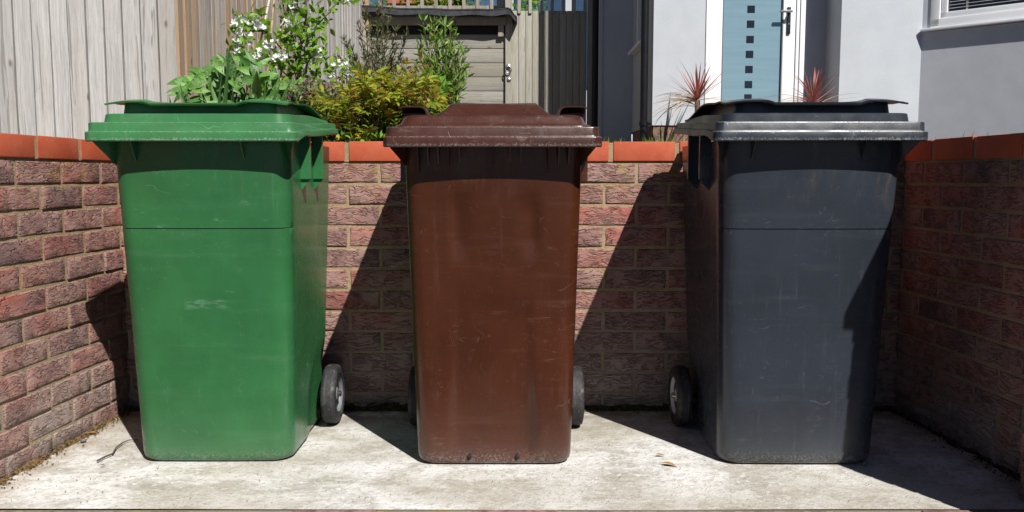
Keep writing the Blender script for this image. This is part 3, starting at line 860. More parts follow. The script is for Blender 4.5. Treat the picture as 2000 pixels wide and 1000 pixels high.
# --- rail trellis above the shed
def trellis(name, label, x0, x1, y, zr, ztop, gap, wslat, mat, top=True):
    t = tag(empty(name, (0, 0, 0)), label, 'trellis')
    b = MB(); b.box(x0, x1, y, y+.035, zr-.05, zr, bev=.003)
    if top: b.box(x0, x1, y, y+.035, ztop-.05, ztop, bev=.003)
    b.build('rail', mat, t)
    b = MB(); x = x0+.05
    while x < x1-.02:
        b.box(x, x+wslat, y-.016, y-.001, zr-.055+random.uniform(-.01, 0), ztop-.02, bev=.002); x += gap
    b.build('slats', mat, t)
    return t
trellis('trellis', 'wooden slat trellis in front of sky and trees, above the felt roof', at(715, 10, 9.4).x-.2, at(973, 10, 9.4).x, 9.32, 2.665, 3.4, .150, .036, MT['post'])

# --- gate
GX0, GX1, GY = at(1000, 100, 9.15).x, at(1146, 100, 9.15).x, 9.15
t = tag(empty('garden_gate', (GX0, GY, 1.0)), 'tall board gate with ring latch and open slatted top, half in shade', 'gate')
zg = at(0, 21, GY).z
b = MB(); n = int((GX1-GX0)/.0705); wb = (GX1-GX0)/n
for i in range(n):
    b.box(i*wb, (i+1)*wb-.0035, random.uniform(-.001, .001), .02, .06, zg-1.0, bev=.003)
b.box(0, GX1-GX0, .0205, .03, .07, zg-1.01)
b.build('boards', MT['gate'], t, angle=40)
b = MB()
x = .06
while x < GX1-GX0-.02:
    b.box(x, x+.034, -.018, -.002, zg-1.0-.03, zg-1.0+.75, bev=.002); x += .116
b.build('slats', MT['gate'], t)
for q in ((.021, .06, zg-1.0-.06, zg-1.0-.005), (.0, .04, zg-1.+.76, zg-1.+.82), (.021, .06, .3, .4)):
    b = MB(); b.box(0, GX1-GX0, *q); b.build('rail', MT['gate'], t)
b = MB(); pz = at(993, 135, 9.05).z-1.0
b.lathe([(.0, .010), (.024, .010), (.028, .004), (.028, 0)], Matrix.Translation((at(993, 135, 9.05).x-GX0, -.072, pz+.03)) @ Matrix.Rotation(math.pi/2, 4, 'X'), 18)
cx_ = at(993, 135, 9.05).x-GX0
b.tube([(cx_+.030*math.sin(a), -.092, pz-.005+.035*math.cos(a)) for a in [i*2*math.pi/20 for i in range(21)]], .006, 8)
b.build('ring_latch', MT['steel'], t, smooth=True)
b = MB(); b.lathe([(.0, .006), (.02, .006), (.023, .0)], Matrix.Translation((cx_+.005, -.072, at(993, 155, 9.05).z-1.0)) @ Matrix.Rotation(math.pi/2, 4, 'X'), 16)
b.build('keyhole_plate', MT['steel'], t, smooth=True)
t = tag(empty('gate_post', (0, 0, 0)), 'square timber gate post between the plank store and the gate', 'post')
b = MB(); b.box(at(987, 100, 9.1).x, at(1000.5, 100, 9.1).x, 9.08, 9.17, .95, 3.3, bev=.004)
b.box(at(972, 0, 9.2).x, at(986, 0, 9.2).x, 9.26, 9.34, 2.5, 3.3, bev=.004)
b.build('post', MT['gate'], t, angle=40)
t = tag(empty('gate_post', (0, 0, 0)), 'dark shaded timber post between the gate and the black drainpipe', 'post')
b = MB(); b.box(GX1+.01, GX1+.10, 9.12, 9.22, .95, 3.3, bev=.004); b.build('post', MT['post'], t, angle=40)

# ================================================================== HOUSE
HY = 7.60
hx0, hx1 = at(1275, 150, HY).x, at(1610, 150, HY).x
PY = 7.25; px1 = at(1797, 150, PY).x
CY = 8.90
cx0 = at(1176, 150, CY).x
house = tag(empty('house', (0, 0, 0)), 'pale rendered house with white door, stepped front and grey bay at the right', 'house')
Z0, Z1, ZD = .95, 4.6, 1.285
# footprint of the front, left to right, with real thickness behind
b = MB()
b.box(cx0, hx0+.02, CY, CY+.3, Z0, Z1)                       # set-back wall
b.box(hx0, hx0+.25, HY+.25, CY-.001, ZD, Z1)                 # left return (window cut below)
b = MB()
b.box(cx0, hx0-.001, CY, CY+.3, Z0, Z1)
# left return with its window opening
wy0, wy1, wz0, wz1 = 7.99, 8.72, 2.06, 3.4
b.box(hx0, hx0+.25, HY+.26, wy0, ZD, Z1); b.box(hx0, hx0+.25, wy1, CY+.3, ZD, Z1)
b.box(hx0, hx0+.25, wy0, wy1, ZD, wz0); b.box(hx0, hx0+.25, wy0, wy1, wz1, Z1)
dx0, dx1 = at(1378, 100, HY).x, at(1567, 100, HY).x
b.box(hx0, dx0, HY, HY+.26, ZD, Z1)                          # left of the door
b.box(dx1, hx1, HY, HY+.26, ZD, Z1)                          # right of the door
b.box(dx0, dx1, HY, HY+.26, 3.40, Z1)
b.box(dx0, dx1, HY+.1, HY+.26, ZD-.1, 1.32)
b.box(hx1, px1, PY, PY+.7, ZD-.2, Z1)                        # projecting pier
b.build('render_wall', MT['render'], house)
for q in ((hx0+.012, dx0, HY+.012, HY+.25), (dx1, hx1, HY+.012, HY+.25), (hx0+.012, hx0+.2, HY+.251, CY)):
    b = MB(); b.box(*q, .9, ZD); b.build('plinth', MT['plinth'], house)
# step in front of the door
b = MB(); b.box(dx0-.1, dx1+.05, HY-.35, HY-.002, .9, 1.14, bev=.01); b.build('door_step', MT['concrete'], house)
# bay: goes off to the right towards the camera at 45 degrees
MBay = Matrix.Translation((px1, PY, 0)) @ Matrix.Rotation(-R(42.5), 4, 'Z')
bw_ = 1.7; sz = 2.035
b = MB()
b.box(0.001, .06, 0, .25, sz, Z1, 0, MBay); b.box(0.001, bw_, 0, .25, .9, sz, 0, MBay); b.box(.06, bw_, 0, .25, 3.35, Z1, 0, MBay); b.box(bw_-.15, bw_, 0, .25, sz, 3.35, 0, MBay)
Mb2 = MBay @ Matrix.Translation((bw_, 0, 0)) @ Matrix.Rotation(math.pi/4, 4, 'Z')
b.box(0, 2.2, .0, .25, .9, sz, 0, Mb2); b.box(0, 2.2, 0, .25, 3.35, Z1, 0, Mb2); b.box(0, .15, 0, .25, sz, 3.35, 0, Mb2)
b.build('bay_wall', MT['render_grey'], house)
wn = empty('window'); wn.parent = house
b = MB()
b.box(.062, .135, -.01, .09, sz+.03, 3.35, 0, MBay, bev=.006); b.box(.062, bw_-.15, -.01, .09, sz+.032, sz+.10, 0, MBay, bev=.006)
b.box(.14, .185, .01, .08, sz+.10, 3.35, 0, MBay, bev=.005); b.box(.14, bw_-.15, .01, .08, sz+.101, sz+.150, 0, MBay, bev=.005)
b.build('frame', MT['upvc'], wn, angle=40)
b = MB(); b.box(.0, bw_+.03, -.045, .05, sz+.004, sz+.026, 0, MBay, bev=.004); b.build('sill', MT['upvc'], wn, angle=40)
b = MB(); b.box(.19, bw_-.15, .05, .056, sz+.15, 3.35, 0, MBay); b.build('pane', MT['pane'], wn)
b = MB(); z = sz+.155
while z < 3.3:
    M_ = MBay @ Matrix.Translation((0, .040, z)) @ Matrix.Rotation(R(24), 4, 'X')
    b.box(.195, bw_-.16, -.010, .002, -.001, .001, 0, M_); z += .026
b.box(.32, .336, .034, .0395, sz+.15, 3.3, 0, MBay)
b.build('blind', MT['blind'], wn)
# side window on the left return
wn = empty('window'); wn.parent = house
b = MB(); b.box(hx0+.01, hx0+.09, wy0+.005, wy0+.07, wz0+.03, wz1-.005, bev=.004); b.box(hx0+.01, hx0+.09, wy1-.07, wy1-.005, wz0+.03, wz1-.005, bev=.004); b.box(hx0+.012, hx0+.088, wy0+.07, wy1-.07, wz0+.03, wz0+.1, bev=.004)
b.build('frame', MT['upvc'], wn, angle=40)
b = MB(); b.box(hx0-.07, hx0+.1, wy0-.03, wy1+.03, wz0-.005, wz0+.027, bev=.004); b.build('sill', MT['upvc'], wn, angle=40)
b = MB(); b.box(hx0+.05, hx0+.056, wy0+.07, wy1-.07, wz0+.1, wz1); b.build('pane', MT['pane'], wn)
# door
dr = empty('door'); dr.parent = house
b = MB()
fy = HY-.012
ga, gb = at(1409, 100, HY+.03).x, at(1526, 100, HY+.03).x
sa, sb = at(1381, 100, HY+.03).x, at(1550, 100, HY+.03).x
b.box(dx0-.001, dx0+.062, fy, HY+.09, 1.15, 3.40, bev=.005); b.box(dx1-.062, dx1+.001, fy, HY+.09, 1.15, 3.40, bev=.005); b.box(dx0+.06, dx1-.06, fy+.002, HY+.088, 3.34, 3.40, bev=.005)
b.box(dx1-.030, dx1+.012, fy-.012, fy-.001, 1.15, 3.40, bev=.003)
b.build('door_frame', MT['upvc'], dr, angle=40)
b = MB()
b.box(dx0+.065, ga, fy+.012, HY+.075, 1.20, 3.33, bev=.006); b.box(gb, dx1-.066, fy+.012, HY+.075, 1.20, 3.33, bev=.006)
b.box(ga+.001, gb-.001, fy+.014, HY+.073, 1.20, 1.36, bev=.006); b.box(ga+.001, gb-.001, fy+.014, HY+.073, 3.2, 3.33, bev=.006)
b.box(ga-.001, ga+.006, fy+.008, fy+.03, 1.36, 3.2, 1); b.box(gb-.008, gb+.001, fy+.008, fy+.03, 1.36, 3.2, 1)
b.build('door_leaf', [MT['upvc'], MT['seal']], dr, angle=40)
b = MB(); gy = fy+.028
b.box(ga+.006, gb-.008, gy, gy+.012, 1.36, 3.2)
for py in (18, 47, 77, 106, 135.5, 165, 191):
    c0 = at(1466-.036*(py-47)*1.0, py, gy)
    b.box(c0.x-.033, c0.x+.033, gy-.0025, gy+.004, c0.z-.031, c0.z+.031, 1)
b.build('glass', [MT['frost'], MT['clear']], dr)
b = MB(); hc = at(1541, 40, fy)
b.box(hc.x-.016, hc.x+.016, fy-.004, fy+.013, hc.z-.118, hc.z+.118, bev=.008)
b.box(hc.x-.10, hc.x+.014, fy-.058, fy-.040, hc.z+.058, hc.z+.080, 1, bev=.006)
b.tube([(hc.x, fy-.05, hc.z+.069), (hc.x, fy, hc.z+.069)], .010, 10, 0)
b.lathe([(0, .006), (.008, .006), (.010, 0)], Matrix.Translation((hc.x, fy-.004, hc.z-.03)) @ Matrix.Rotation(math.pi/2, 4, 'X'), 12, 1)
b.build('handle', [MT['handle'], MT['chrome']], dr, angle=40)
# drainpipes
for pxp, yy, rr, nm in ((1257.5, 7.62, .033, 'front'), (1162, 8.98, .034, 'back')):
    xq = at(pxp, 200, yy).x
    b = MB(); b.tube([(xq, yy, .9), (xq, yy, Z1)], rr, 18)
    for z in (1.30, 3.1):
        b.lathe([(rr, -.02), (rr+.007, -.018), (rr+.007, .018), (rr, .02)], Matrix.Translation((xq, yy, z)), 18)
        b.box(xq, xq+.10 if nm == 'front' else xq+.07, yy-.006, yy+.008, z-.012, z+.010)
    b.build('drainpipe', MT['pipe'], house, angle=50)
b = MB(); b.box(cx0-.035, cx0-.001, CY-.012, CY+.3, .9, Z1); b.build('corner_trim', MT['render'], house)
# interior darkness behind the panes
b = MB(); b.box(hx0+.26, hx0+.9, HY+.35, CY, 1.0, Z1-.1); b.build('interior', MT['dark'], house)
b = MB(); b.box(.2, bw_+1.5, .35, .40, 1.2, 3.6, 0, MBay); b.build('interior', MT['dark'], house)

# ---- things seen through the slats far behind
t = tag(empty('house', (0, 0, 0)), 'distant pale house with dark blue windows behind the gate slats', 'house')
b = MB(); b.box(-.3, 5, 17.0, 17.3, 0, 4.6); b.build('wall', MT['render'], t)
b = MB(); b.box(.06, 1.05, 16.95, 16.99, 2.6, 5.2); b.box(1.2, 2.2, 16.95, 16.99, 2.6, 5.2); b.box(-.28, -.06, 16.95, 16.99, 3.6, 5.2); b.build('window', glass('blue_window', (.03, .055, .10), .05), t)
t = tag(empty('house', (0, 0, 0)), 'far house with red tiled roof seen above the felt roof', 'house')
b = MB(); b.box(-7.0, -2.4, 24, 27, 0, 5.0); b.build('wall', MT['render'], t)
b = MB(); b.face([b.vert(p) for p in ((-3.5, 23.9, 5.6), (-1.6, 23.9, 5.6), (-2.5, 23.9, 6.6))]); b.face([b.vert(p) for p in ((-2.5, 23.9, 6.6), (-1.6, 23.9, 5.6), (-1.6, 27, 5.6), (-2.5, 27, 6.6))]); b.face([b.vert(p) for p in ((-3.5, 23.9, 5.6), (-2.5, 23.9, 6.6), (-2.5, 27, 6.6), (-3.5, 27, 5.6))])
b.build('roof', plain('red_roof', (.42, .10, .06), .8), t)

# ================================================================== PLANTS
UP = Vector((0, 0, 1))
def rdir(up=.3, r=random):
    while True:
        v = Vector((r.uniform(-1, 1), r.uniform(-1, 1), r.uniform(-1, 1)))
        if .1 < v.length < 1: v.normalize(); v.z += up; return v.normalized()
def curve_pts(p0, d0, L, n=8, bend=Vector((0, 0, 0)), wob=.1, r=random):
    pts = [Vector(p0)]; d = Vector(d0).normalized()
    for i in range(n):
        d = (d + bend/n + Vector((r.uniform(-wob, wob), r.uniform(-wob, wob), r.uniform(-wob, wob)))/n*2).normalized()
        pts.append(pts[-1]+d*(L/n))
    return pts

# arum: big marbled leaves
r = random.Random(11)
base = at(455, 215, 3.75); base.z = .90
t = tag(empty('arum_plant', base), 'clump of big white-marbled green leaves growing behind the green bin', 'plant')
lv = MB(); st = MB()
heart = lambda s: [.0, .55, .95, 1.0, .88, .62, .34, .06][min(7, int(s*7+.5))]
for i in range(125):
    px = r.gauss(455, 60); px = min(562, max(358, px))
    edge = 118+((px-450)/95)**2*38
    tip = at(px, r.uniform(edge, 205), r.uniform(3.62, 3.92))-base
    b0 = Vector((tip.x*.55+r.uniform(-.03, .03), r.uniform(-.05, .05), 0))
    st.tube([b0, b0.lerp(tip, .5)+Vector((0, 0, .03)), tip], [.003, .0025, .002], 5)
    a = r.uniform(-1, 1)+tip.x*4
    out = Vector((a, -.25, r.uniform(-.5, .9)))
    nrm = Vector((r.uniform(-.6, .9), -1.0, r.uniform(.1, .9)))
    lv.leaf(tip-out.normalized()*.04, out, nrm, r.uniform(.075, .14), r.uniform(.026, .046), r.uniform(-.2, 1.2), .35, 7, heart)
lv.build('leaves', MT['arum'], t, smooth=True); st.build('stems', MT['sword'], t, smooth=True)
# sword leaves
base = at(450, 215, 3.45); base.z = .91
t = tag(empty('iris_plant', base), 'tuft of upright narrow sword leaves in front of the marbled leaves', 'plant')
lv = MB(); sword = lambda s: [.75, 1, .98, .9, .75, .5, .04][min(6, int(s*6+.5))]
for x, lean, L in ((-.15, -.15, .30), (-.10, -.35, .30), (-.055, .06, .33), (-.04, .13, .44), (.01, .02, .20), (.035, -.03, .19), (.085, .10, .26), (.10, .30, .33), (.12, .36, .36), (.15, .05, .2), (-.19, -.3, .26), (.06, .55, .3), (-.02, .02, .19)):
    lv.leaf(Vector((x, r.uniform(-.02, .02), 0)), Vector((lean, -.05, 1)), Vector((r.uniform(-.5, .5), -1, 0)), L, r.uniform(.016, .024), r.uniform(-.1, .35), .3, 6, sword)
lv.build('leaves', MT['sword'], t, smooth=True)

# white blossom shrub trained on canes
r = random.Random(5)
base = at(590, 210, 4.55); base.z = .92
t = tag(empty('blossom_shrub', base), 'thin shrub with fresh green leaves and white blossom against the tan fence', 'shrub')
st = MB(); lv = MB(); fl = MB()
def P(px, py, Y): return at(px, py, Y)-base
stems = [
    [(575, 215, 4.5), (566, 150, 4.55), (560, 80, 4.6), (552, 0, 4.65), (548, -70, 4.65)],
    [(585, 215, 4.5), (578, 130, 4.5), (590, 70, 4.5), (600, 10, 4.5), (600, -60, 4.5)],
    [(588, 120, 4.5), (575, 60, 4.5), (568, 10, 4.55), (590, -20, 4.5)],
    [(580, 90, 4.5), (620, 50, 4.55), (650, 15, 4.55), (672, -6, 4.55)],
    [(570, 120, 4.5), (535, 80, 4.4), (520, 60, 4.4), (490, 62, 4.35), (462, 50, 4.3)],
    [(566, 150, 4.5), (530, 120, 4.3), (500, 105, 4.25), (465, 105, 4.2)],
    [(580, 165, 4.5), (605, 120, 4.5), (615, 75, 4.5), (622, 30, 4.5)],
    [(585, 190, 4.5), (615, 150, 4.5), (622, 110, 4.5)],
    [(575, 80, 4.5), (556, 78, 4.4), (565, 68, 4.4), (590, 70, 4.4)],
    [(535, 80, 4.4), (500, 40, 4.35), (488, 28, 4.35)],
]
lf = lambda s: [.1, .62, 1, .92, .5, .03][min(5, int(s*5+.5))]
for si, s_ in enumerate(stems):
    pts = [P(*q) for q in s_]
    fine = []
    for i in range(len(pts)-1):
        for k in range(4): fine.append(pts[i].lerp(pts[i+1], k/4)+Vector((r.uniform(-1, 1), r.uniform(-1, 1), 0))*.006)
    fine.append(pts[-1])
    r0 = .008 if si < 2 else .0042
    st.tube(fine, [r0*(1-.6*i/len(fine)) for i in range(len(fine))], 6)
    for i, p in enumerate(fine):
        if si < 2 and p.z < .25: continue
        for k in range(6 if si in (1, 2, 6, 7) else 2):
            d = rdir(.4, r); q = p + d*r.uniform(.01, .055)*(1 if si != 3 else .6)
            if si in (6, 7, 1, 2): q += Vector((r.uniform(-.05, .05), r.uniform(-.04, .04), r.uniform(-.03, .03)))
            lv.leaf(q, rdir(.25, r), rdir(.8, r)+Vector((0, -.3, 0)), r.uniform(.036, .064), r.uniform(.019, .032), r.uniform(.1, .7), .3, 5, lf)
def blossom(c, n, R_):
    for _ in range(n):
        q = c + rdir(.1, r)*R_*r.uniform(.1, .8); ax = (rdir(.2, r)+Vector((0, -.9, .2))).normalized()
        u = ax.cross(UP).normalized(); v = ax.cross(u)
        for k in range(5):
            a = k*1.2566+r.uniform(-.2, .2); d = u*math.cos(a)+v*math.sin(a)
            fl.leaf(q, d+ax*.35, ax, r.uniform(.015, .022), .015, -.2, .2, 2, lambda s: [.3, 1, .5][min(2, int(s*2+.5))])
for px, py, Y, n, R_ in ((462, 45, 4.25, 14, .045), (478, 42, 4.3, 14, .05), (465, 52, 4.25, 10, .04), (502, 52, 4.3, 14, .05), (474, 74, 4.25, 16, .05), (462, 82, 4.2, 7, .035), (464, 106, 4.2, 13, .045), (515, 108, 4.2, 18, .05),
                         (525, 92, 4.25, 10, .045), (490, 122, 4.15, 9, .035), (547, 113, 4.2, 12, .045), (482, 113, 4.2, 5, .025), (562, 48, 4.4, 10, .04), (608, 66, 4.5, 10, .04), (618, 95, 4.5, 6, .04), (620, 108, 4.5, 5, .025), (575, 12, 4.5, 6, .03),
                         (655, 132, 5.4, 14, .05), (677, 137, 5.4, 8, .04), (435, 148, 3.9, 8, .03), (505, 183, 3.75, 7, .03), (545, 130, 4.2, 8, .03), (675, 2, 4.55, 4, .03)):
    if px in (655, 677): continue
    blossom(P(px, py, Y), n, R_)
    for _ in range(8):
        q = P(px, py, Y)+rdir(.1, r)*R_*1.2; lv.leaf(q, rdir(.3, r), rdir(.8, r), r.uniform(.03, .06), r.uniform(.018, .03), .4, .3, 5, lf)
st.build('stems', MT['bark'], t, smooth=True); lv.build('leaves', MT['blossom_leaf'], t, smooth=True); fl.build('blossom', MT['blossom'], t)
# small blossom shrub further back
base = at(660, 170, 5.5); base.z = .95
t = tag(empty('blossom_shrub', base), 'low white-flowered sprig by the far fence foot, behind the orange-leaved shrub', 'shrub')
st = MB(); lv = MB(); fl = MB()
for px, py in ((655, 132), (677, 137), (648, 150), (668, 125)):
    p = at(px, py, 5.5)-base; st.tube([(0, 0, 0), p*.5+Vector((.02, 0, 0)), p], [.006, .004, .003], 6); blossom(p, 7, .05)
    for _ in range(14):
        lv.leaf(p+rdir(.0, r)*.08, rdir(.3, r), rdir(.8, r), r.uniform(.04, .065), r.uniform(.02, .03), .4, .3, 5, lf)
st.build('stems', MT['bark'], t, smooth=True); lv.build('leaves', MT['blossom_leaf'], t, smooth=True); fl.build('blossom', MT['blossom'], t)

# bamboo canes
for a, c_, mt, lab in (((520, 175, 4.65), (541, -70, 4.72), 'cane', 'orange-tan bamboo cane leaning behind the white blossom'),
                       ((505, 100, 4.40), (528, -10, 4.45), 'cane_pale', 'pale bamboo cane leaning up across the tan fence'),
                       ((532, 118, 4.5), (552, 40, 4.5), 'cane_pale', 'short pale cane between the blossom clusters'),
                       ((553, 90, 4.42), (556, 52, 4.42), 'cane', 'short tan cane tied beside the shrub stem'),
                       ((580, 165, 4.6), (589, 60, 4.62), 'cane', 'thin tan cane rising behind the shrub leaves')):
    p, q = at(*a), at(*c_)
    d = (q-p); p = p - d*max(0, (p.z-.93)/d.z) if p.z > .93 else p
    t = empty('bamboo_cane', p); tag(t, lab, 'cane', 'bamboo canes by the fence')
    b = MB(); L = (q-p); n = 14
    b.tube([L*(k/n) for k in range(n+1)], [.0058]*(n+1), 8)
    for k in range(1, n, 2): b.tube([L*(k/n)-L.normalized()*.003, L*(k/n)+L.normalized()*.003], .0070, 8)
    b.build('cane', MT[mt], t, smooth=True)

# orange-tinted shrub (dense, spreading over the coping)
r = random.Random(21)
base = at(715, 290, 3.62); base.z = .89
t = tag(empty('orange_leaved_shrub', base), 'dense low shrub with orange-tipped green leaves between green and brown bins', 'shrub')
lv = MB(); st = MB()
lens = lambda s: [.15, .9, 1, .6, .03][min(4, int(s*4+.5))]
def crown(px):                      # top outline of the shrub across the view
    prof = [(590, 250), (620, 215), (645, 195), (665, 186), (690, 180), (720, 160), (745, 155), (775, 165), (800, 164), (830, 166), (850, 185), (864, 210), (874, 240)]
    for (a, ya), (c_, yc) in zip(prof, prof[1:]):
        if a <= px <= c_: return ya+(yc-ya)*(px-a)/(c_-a)
    return 230
for i in range(560):
    px = r.uniform(598, 866); Y = r.uniform(3.22, 3.9)
    yt = crown(px) + abs(r.gauss(0, 1))*34 + (abs(Y-3.55))*60
    if r.random() < .4: yt = r.uniform(crown(px)+6, 272)
    zmin = .96
    p = at(px, yt, Y)-base
    if p.z+base.z < zmin: p.z = zmin-base.z+r.uniform(0, .05)
    # a pinnate spray: leaflets along a short stalk
    d = rdir(.35, r); d = (d+Vector((0, -.35, .1))).normalized()
    side = d.cross(UP).normalized()
    L = r.uniform(.05, .11)
    st.tube([p-d*.05-Vector((0, 0, .03)), p, p+d*L], [.0016, .0014, .001], 4)
    for k in range(r.randint(4, 6)):
        q = p+d*(L*k/5)
        for s in (-1, 1):
            lv.leaf(q, side*s+d*.8+Vector((0, 0, r.uniform(-.3, .3))), UP+rdir(0, r)*.7, r.uniform(.026, .046), r.uniform(.011, .018), r.uniform(.2, .9), .35, 4, lens)
    lv.leaf(p+d*L, d, UP, r.uniform(.03, .045), .014, .4, .3, 4, lens)
for i in range(26):
    p = at(r.uniform(600, 850), r.uniform(190, 240), r.uniform(3.4, 3.8))-base
    st.tube([(r.uniform(-.12, .12), r.uniform(-.05, .05), 0), p*.5, p], [.005, .004, .002], 5)
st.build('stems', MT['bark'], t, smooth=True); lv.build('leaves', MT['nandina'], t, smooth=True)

# flowering herb with small pink and violet flowers
base = at(595, 215, 3.62); base.z = .92
t = tag(empty('flowering_herb', base), 'pale green herb with tiny pink and violet flowers beside the orange-leaved shrub', 'plant')
lv = MB(); fl = MB(); st = MB()
for i in range(150):
    px = r.uniform(556, 668); py = 160+abs(px-612)*.25+abs(r.gauss(0, 24)); p = at(px, py, r.uniform(3.50, 3.78))-base
    st.tube([(p.x*.6, p.y*.5, 0), p*.7, p], [.003, .002, .0015], 4)
    for _ in range(7): lv.leaf(p+rdir(-.2, r)*r.uniform(.005, .035), rdir(.4, r), rdir(.7, r), r.uniform(.014, .03), r.uniform(.007, .012), .4, .3, 3)
    if r.random() < .20:
        f1 = MB()
        for _ in range(5): f1.leaf(p+rdir(.2, r)*.010+Vector((0, -.01, .012)), rdir(.3, r), rdir(.5, r), .012, .010, .5, .4, 2)
        f1.build('flower', MT['pink'], t)
st.build('stems', MT['sword'], t, smooth=True); lv.build('leaves', MT['lung'], t, smooth=True)

# little yellow flowers over the coping
base = at(680, 275, 3.24); base.z = .89
t = tag(empty('yellow_flower', base), 'small yellow-flowered plant creeping along the top of the red coping', 'flower')
lv = MB(); fl = MB()
for i in range(60):
    px = r.uniform(645, 765); p = at(px, r.uniform(262, 274), r.uniform(3.2, 3.3))-base
    lv.leaf(p, rdir(.5, r), rdir(.7, r), r.uniform(.02, .035), r.uniform(.012, .018), .4, .3, 4, lens)
    if i % 4 == 0 and (px < 705 or i % 8 == 0):
        f1 = MB()
        for _ in range(5): f1.leaf(p+Vector((0, -.012, .003)), rdir(.3, r)+Vector((0, -.5, 0)), rdir(.3, r), .011, .010, .3, .3, 2)
        f1.build('flower', MT['yellow'], t)
lv.build('leaves', MT['lime'], t, smooth=True)

# dark bottlebrush-like shrub
r = random.Random(31)
base = at(735, 205, 5.9); base.z = .97
t = tag(empty('bottlebrush_shrub', base), 'dark narrow-leaved shrub with pink buds in front of the far fence corner', 'shrub')
st = MB(); lv = MB(); tips = [(715, 24), (748, 14), (757, 35), (742, 60), (700, 62), (772, 70), (730, 95), (775, 100), (690, 95), (676, 100), (682, 88), (712, 110), (760, 120), (790, 75), (785, 130), (800, 150), (808, 135), (725, 50), (738, 30), (765, 140), (745, 150), (700, 120), (720, 140), (668, 118), (750, 85)]
for px, py in tips:
    p = at(px+r.uniform(-4, 4), py, r.uniform(5.6, 6.2))-base
    b0 = Vector((r.uniform(-.06, .06), r.uniform(-.05, .05), 0))
    m1 = b0.lerp(p, .5)+Vector((-p.x*.18, 0, .05)); n = 14
    pts = [(b0.lerp(m1, k/n)).lerp(m1.lerp(p, k/n), k/n) for k in range(n+1)]
    st.tube(pts, [.006*(1-.75*k/n) for k in range(n+1)], 5)
    for k in range(4, n+1):
        for _ in range(15):
            q = pts[k]+rdir(0, r)*r.uniform(0, .02) + (pts[min(k, n-1)+1]-pts[min(k, n-1)])*r.random()
            d = (pts[min(k, n-1)+1]-pts[min(k, n-1)]).normalized()
            lv.leaf(q, d*.9+rdir(.1, r)*.8, rdir(.3, r), r.uniform(.03, .055), r.uniform(.005, .008), .2, .2, 2, lambda s: [.5, 1, .05][min(2, int(s*2+.5))])
    if py < 80 and r.random() < .8:
        bd = MB()
        for _ in range(4): bd.leaf(p+rdir(.3, r)*.008, rdir(1.2, r), rdir(0, r), .022, .008, .2, .4, 2)
        bd.build('bud', MT['bud'], t)
st.build('stems', MT['bark'], t, smooth=True); lv.build('leaves', MT['bottle'], t)

# lance-leaved green shrub
r = random.Random(41)
base = at(870, 215, 6.3); base.z = .98
t = tag(empty('lance_leaved_shrub', base), 'upright bright green shrub with long narrow leaves before the grey planks', 'shrub')
st = MB(); lv = MB()
tips = [(826, 40), (848, 52), (838, 62), (870, 50), (880, 60), (885, 75), (898, 90), (905, 105), (862, 70), (850, 90), (872, 95), (822, 90), (818, 105), (836, 100), (858, 115), (885, 115), (905, 135), (912, 152), (895, 140), (875, 135), (845, 130), (860, 150), (885, 160), (830, 125), (870, 165), (895, 165), (848, 60), (866, 85), (880, 100)]
lance = lambda s: [.2, .85, 1, .7, .03][min(4, int(s*4+.5))]
for px, py in tips:
    p = at(px, py, r.uniform(6.05, 6.55))-base
    b0 = Vector((r.uniform(-.04, .04), r.uniform(-.04, .04), 0)); n = 10
    m1 = b0.lerp(p, .5)+Vector((-p.x*.12, 0, .06))
    pts = [(b0.lerp(m1, k/n)).lerp(m1.lerp(p, k/n), k/n) for k in range(n+1)]
    st.tube(pts, [.006*(1-.7*k/n) for k in range(n+1)], 5)
    for k in range(5, n+1):
        for _ in range(5 if k < n else 8):
            d = (pts[min(k, n-1)+1]-pts[min(k, n-1)]).normalized()
            lv.leaf(pts[k]+rdir(0, r)*.012, d*1.1+rdir(.05, r)*.85, rdir(.5, r), r.uniform(.055, .10), r.uniform(.011, .017), r.uniform(.1, .6), .3, 4, lance)
st.build('stems', MT['bark'], t, smooth=True); lv.build('leaves', MT['willow'], t, smooth=True)

# red-stemmed bright plant
base = at(846, 200, 4.2); base.z = .91
t = tag(empty('red_stemmed_plant', base), 'small plant with red stems and bright lime leaves beside the brown bin lid', 'plant')
st = MB(); lv = MB()
for px, py in ((830, 172), (842, 158), (852, 166), (858, 160), (866, 172), (848, 178), (838, 185), (862, 185), (812, 160)):
    p = at(px, py, r.uniform(4.1, 4.3))-base
    st.tube([(0, 0, 0), p*.6+Vector((0, 0, .01)), p], [.004, .0035, .0025], 6)
    for _ in range(6): lv.leaf(p+rdir(.1, r)*.02, rdir(.4, r), rdir(.9, r), r.uniform(.045, .07), r.uniform(.024, .036), .5, .3, 5, lf)
st.build('stems', MT['red_stem'], t, smooth=True); lv.build('leaves', MT['lime'], t, smooth=True)

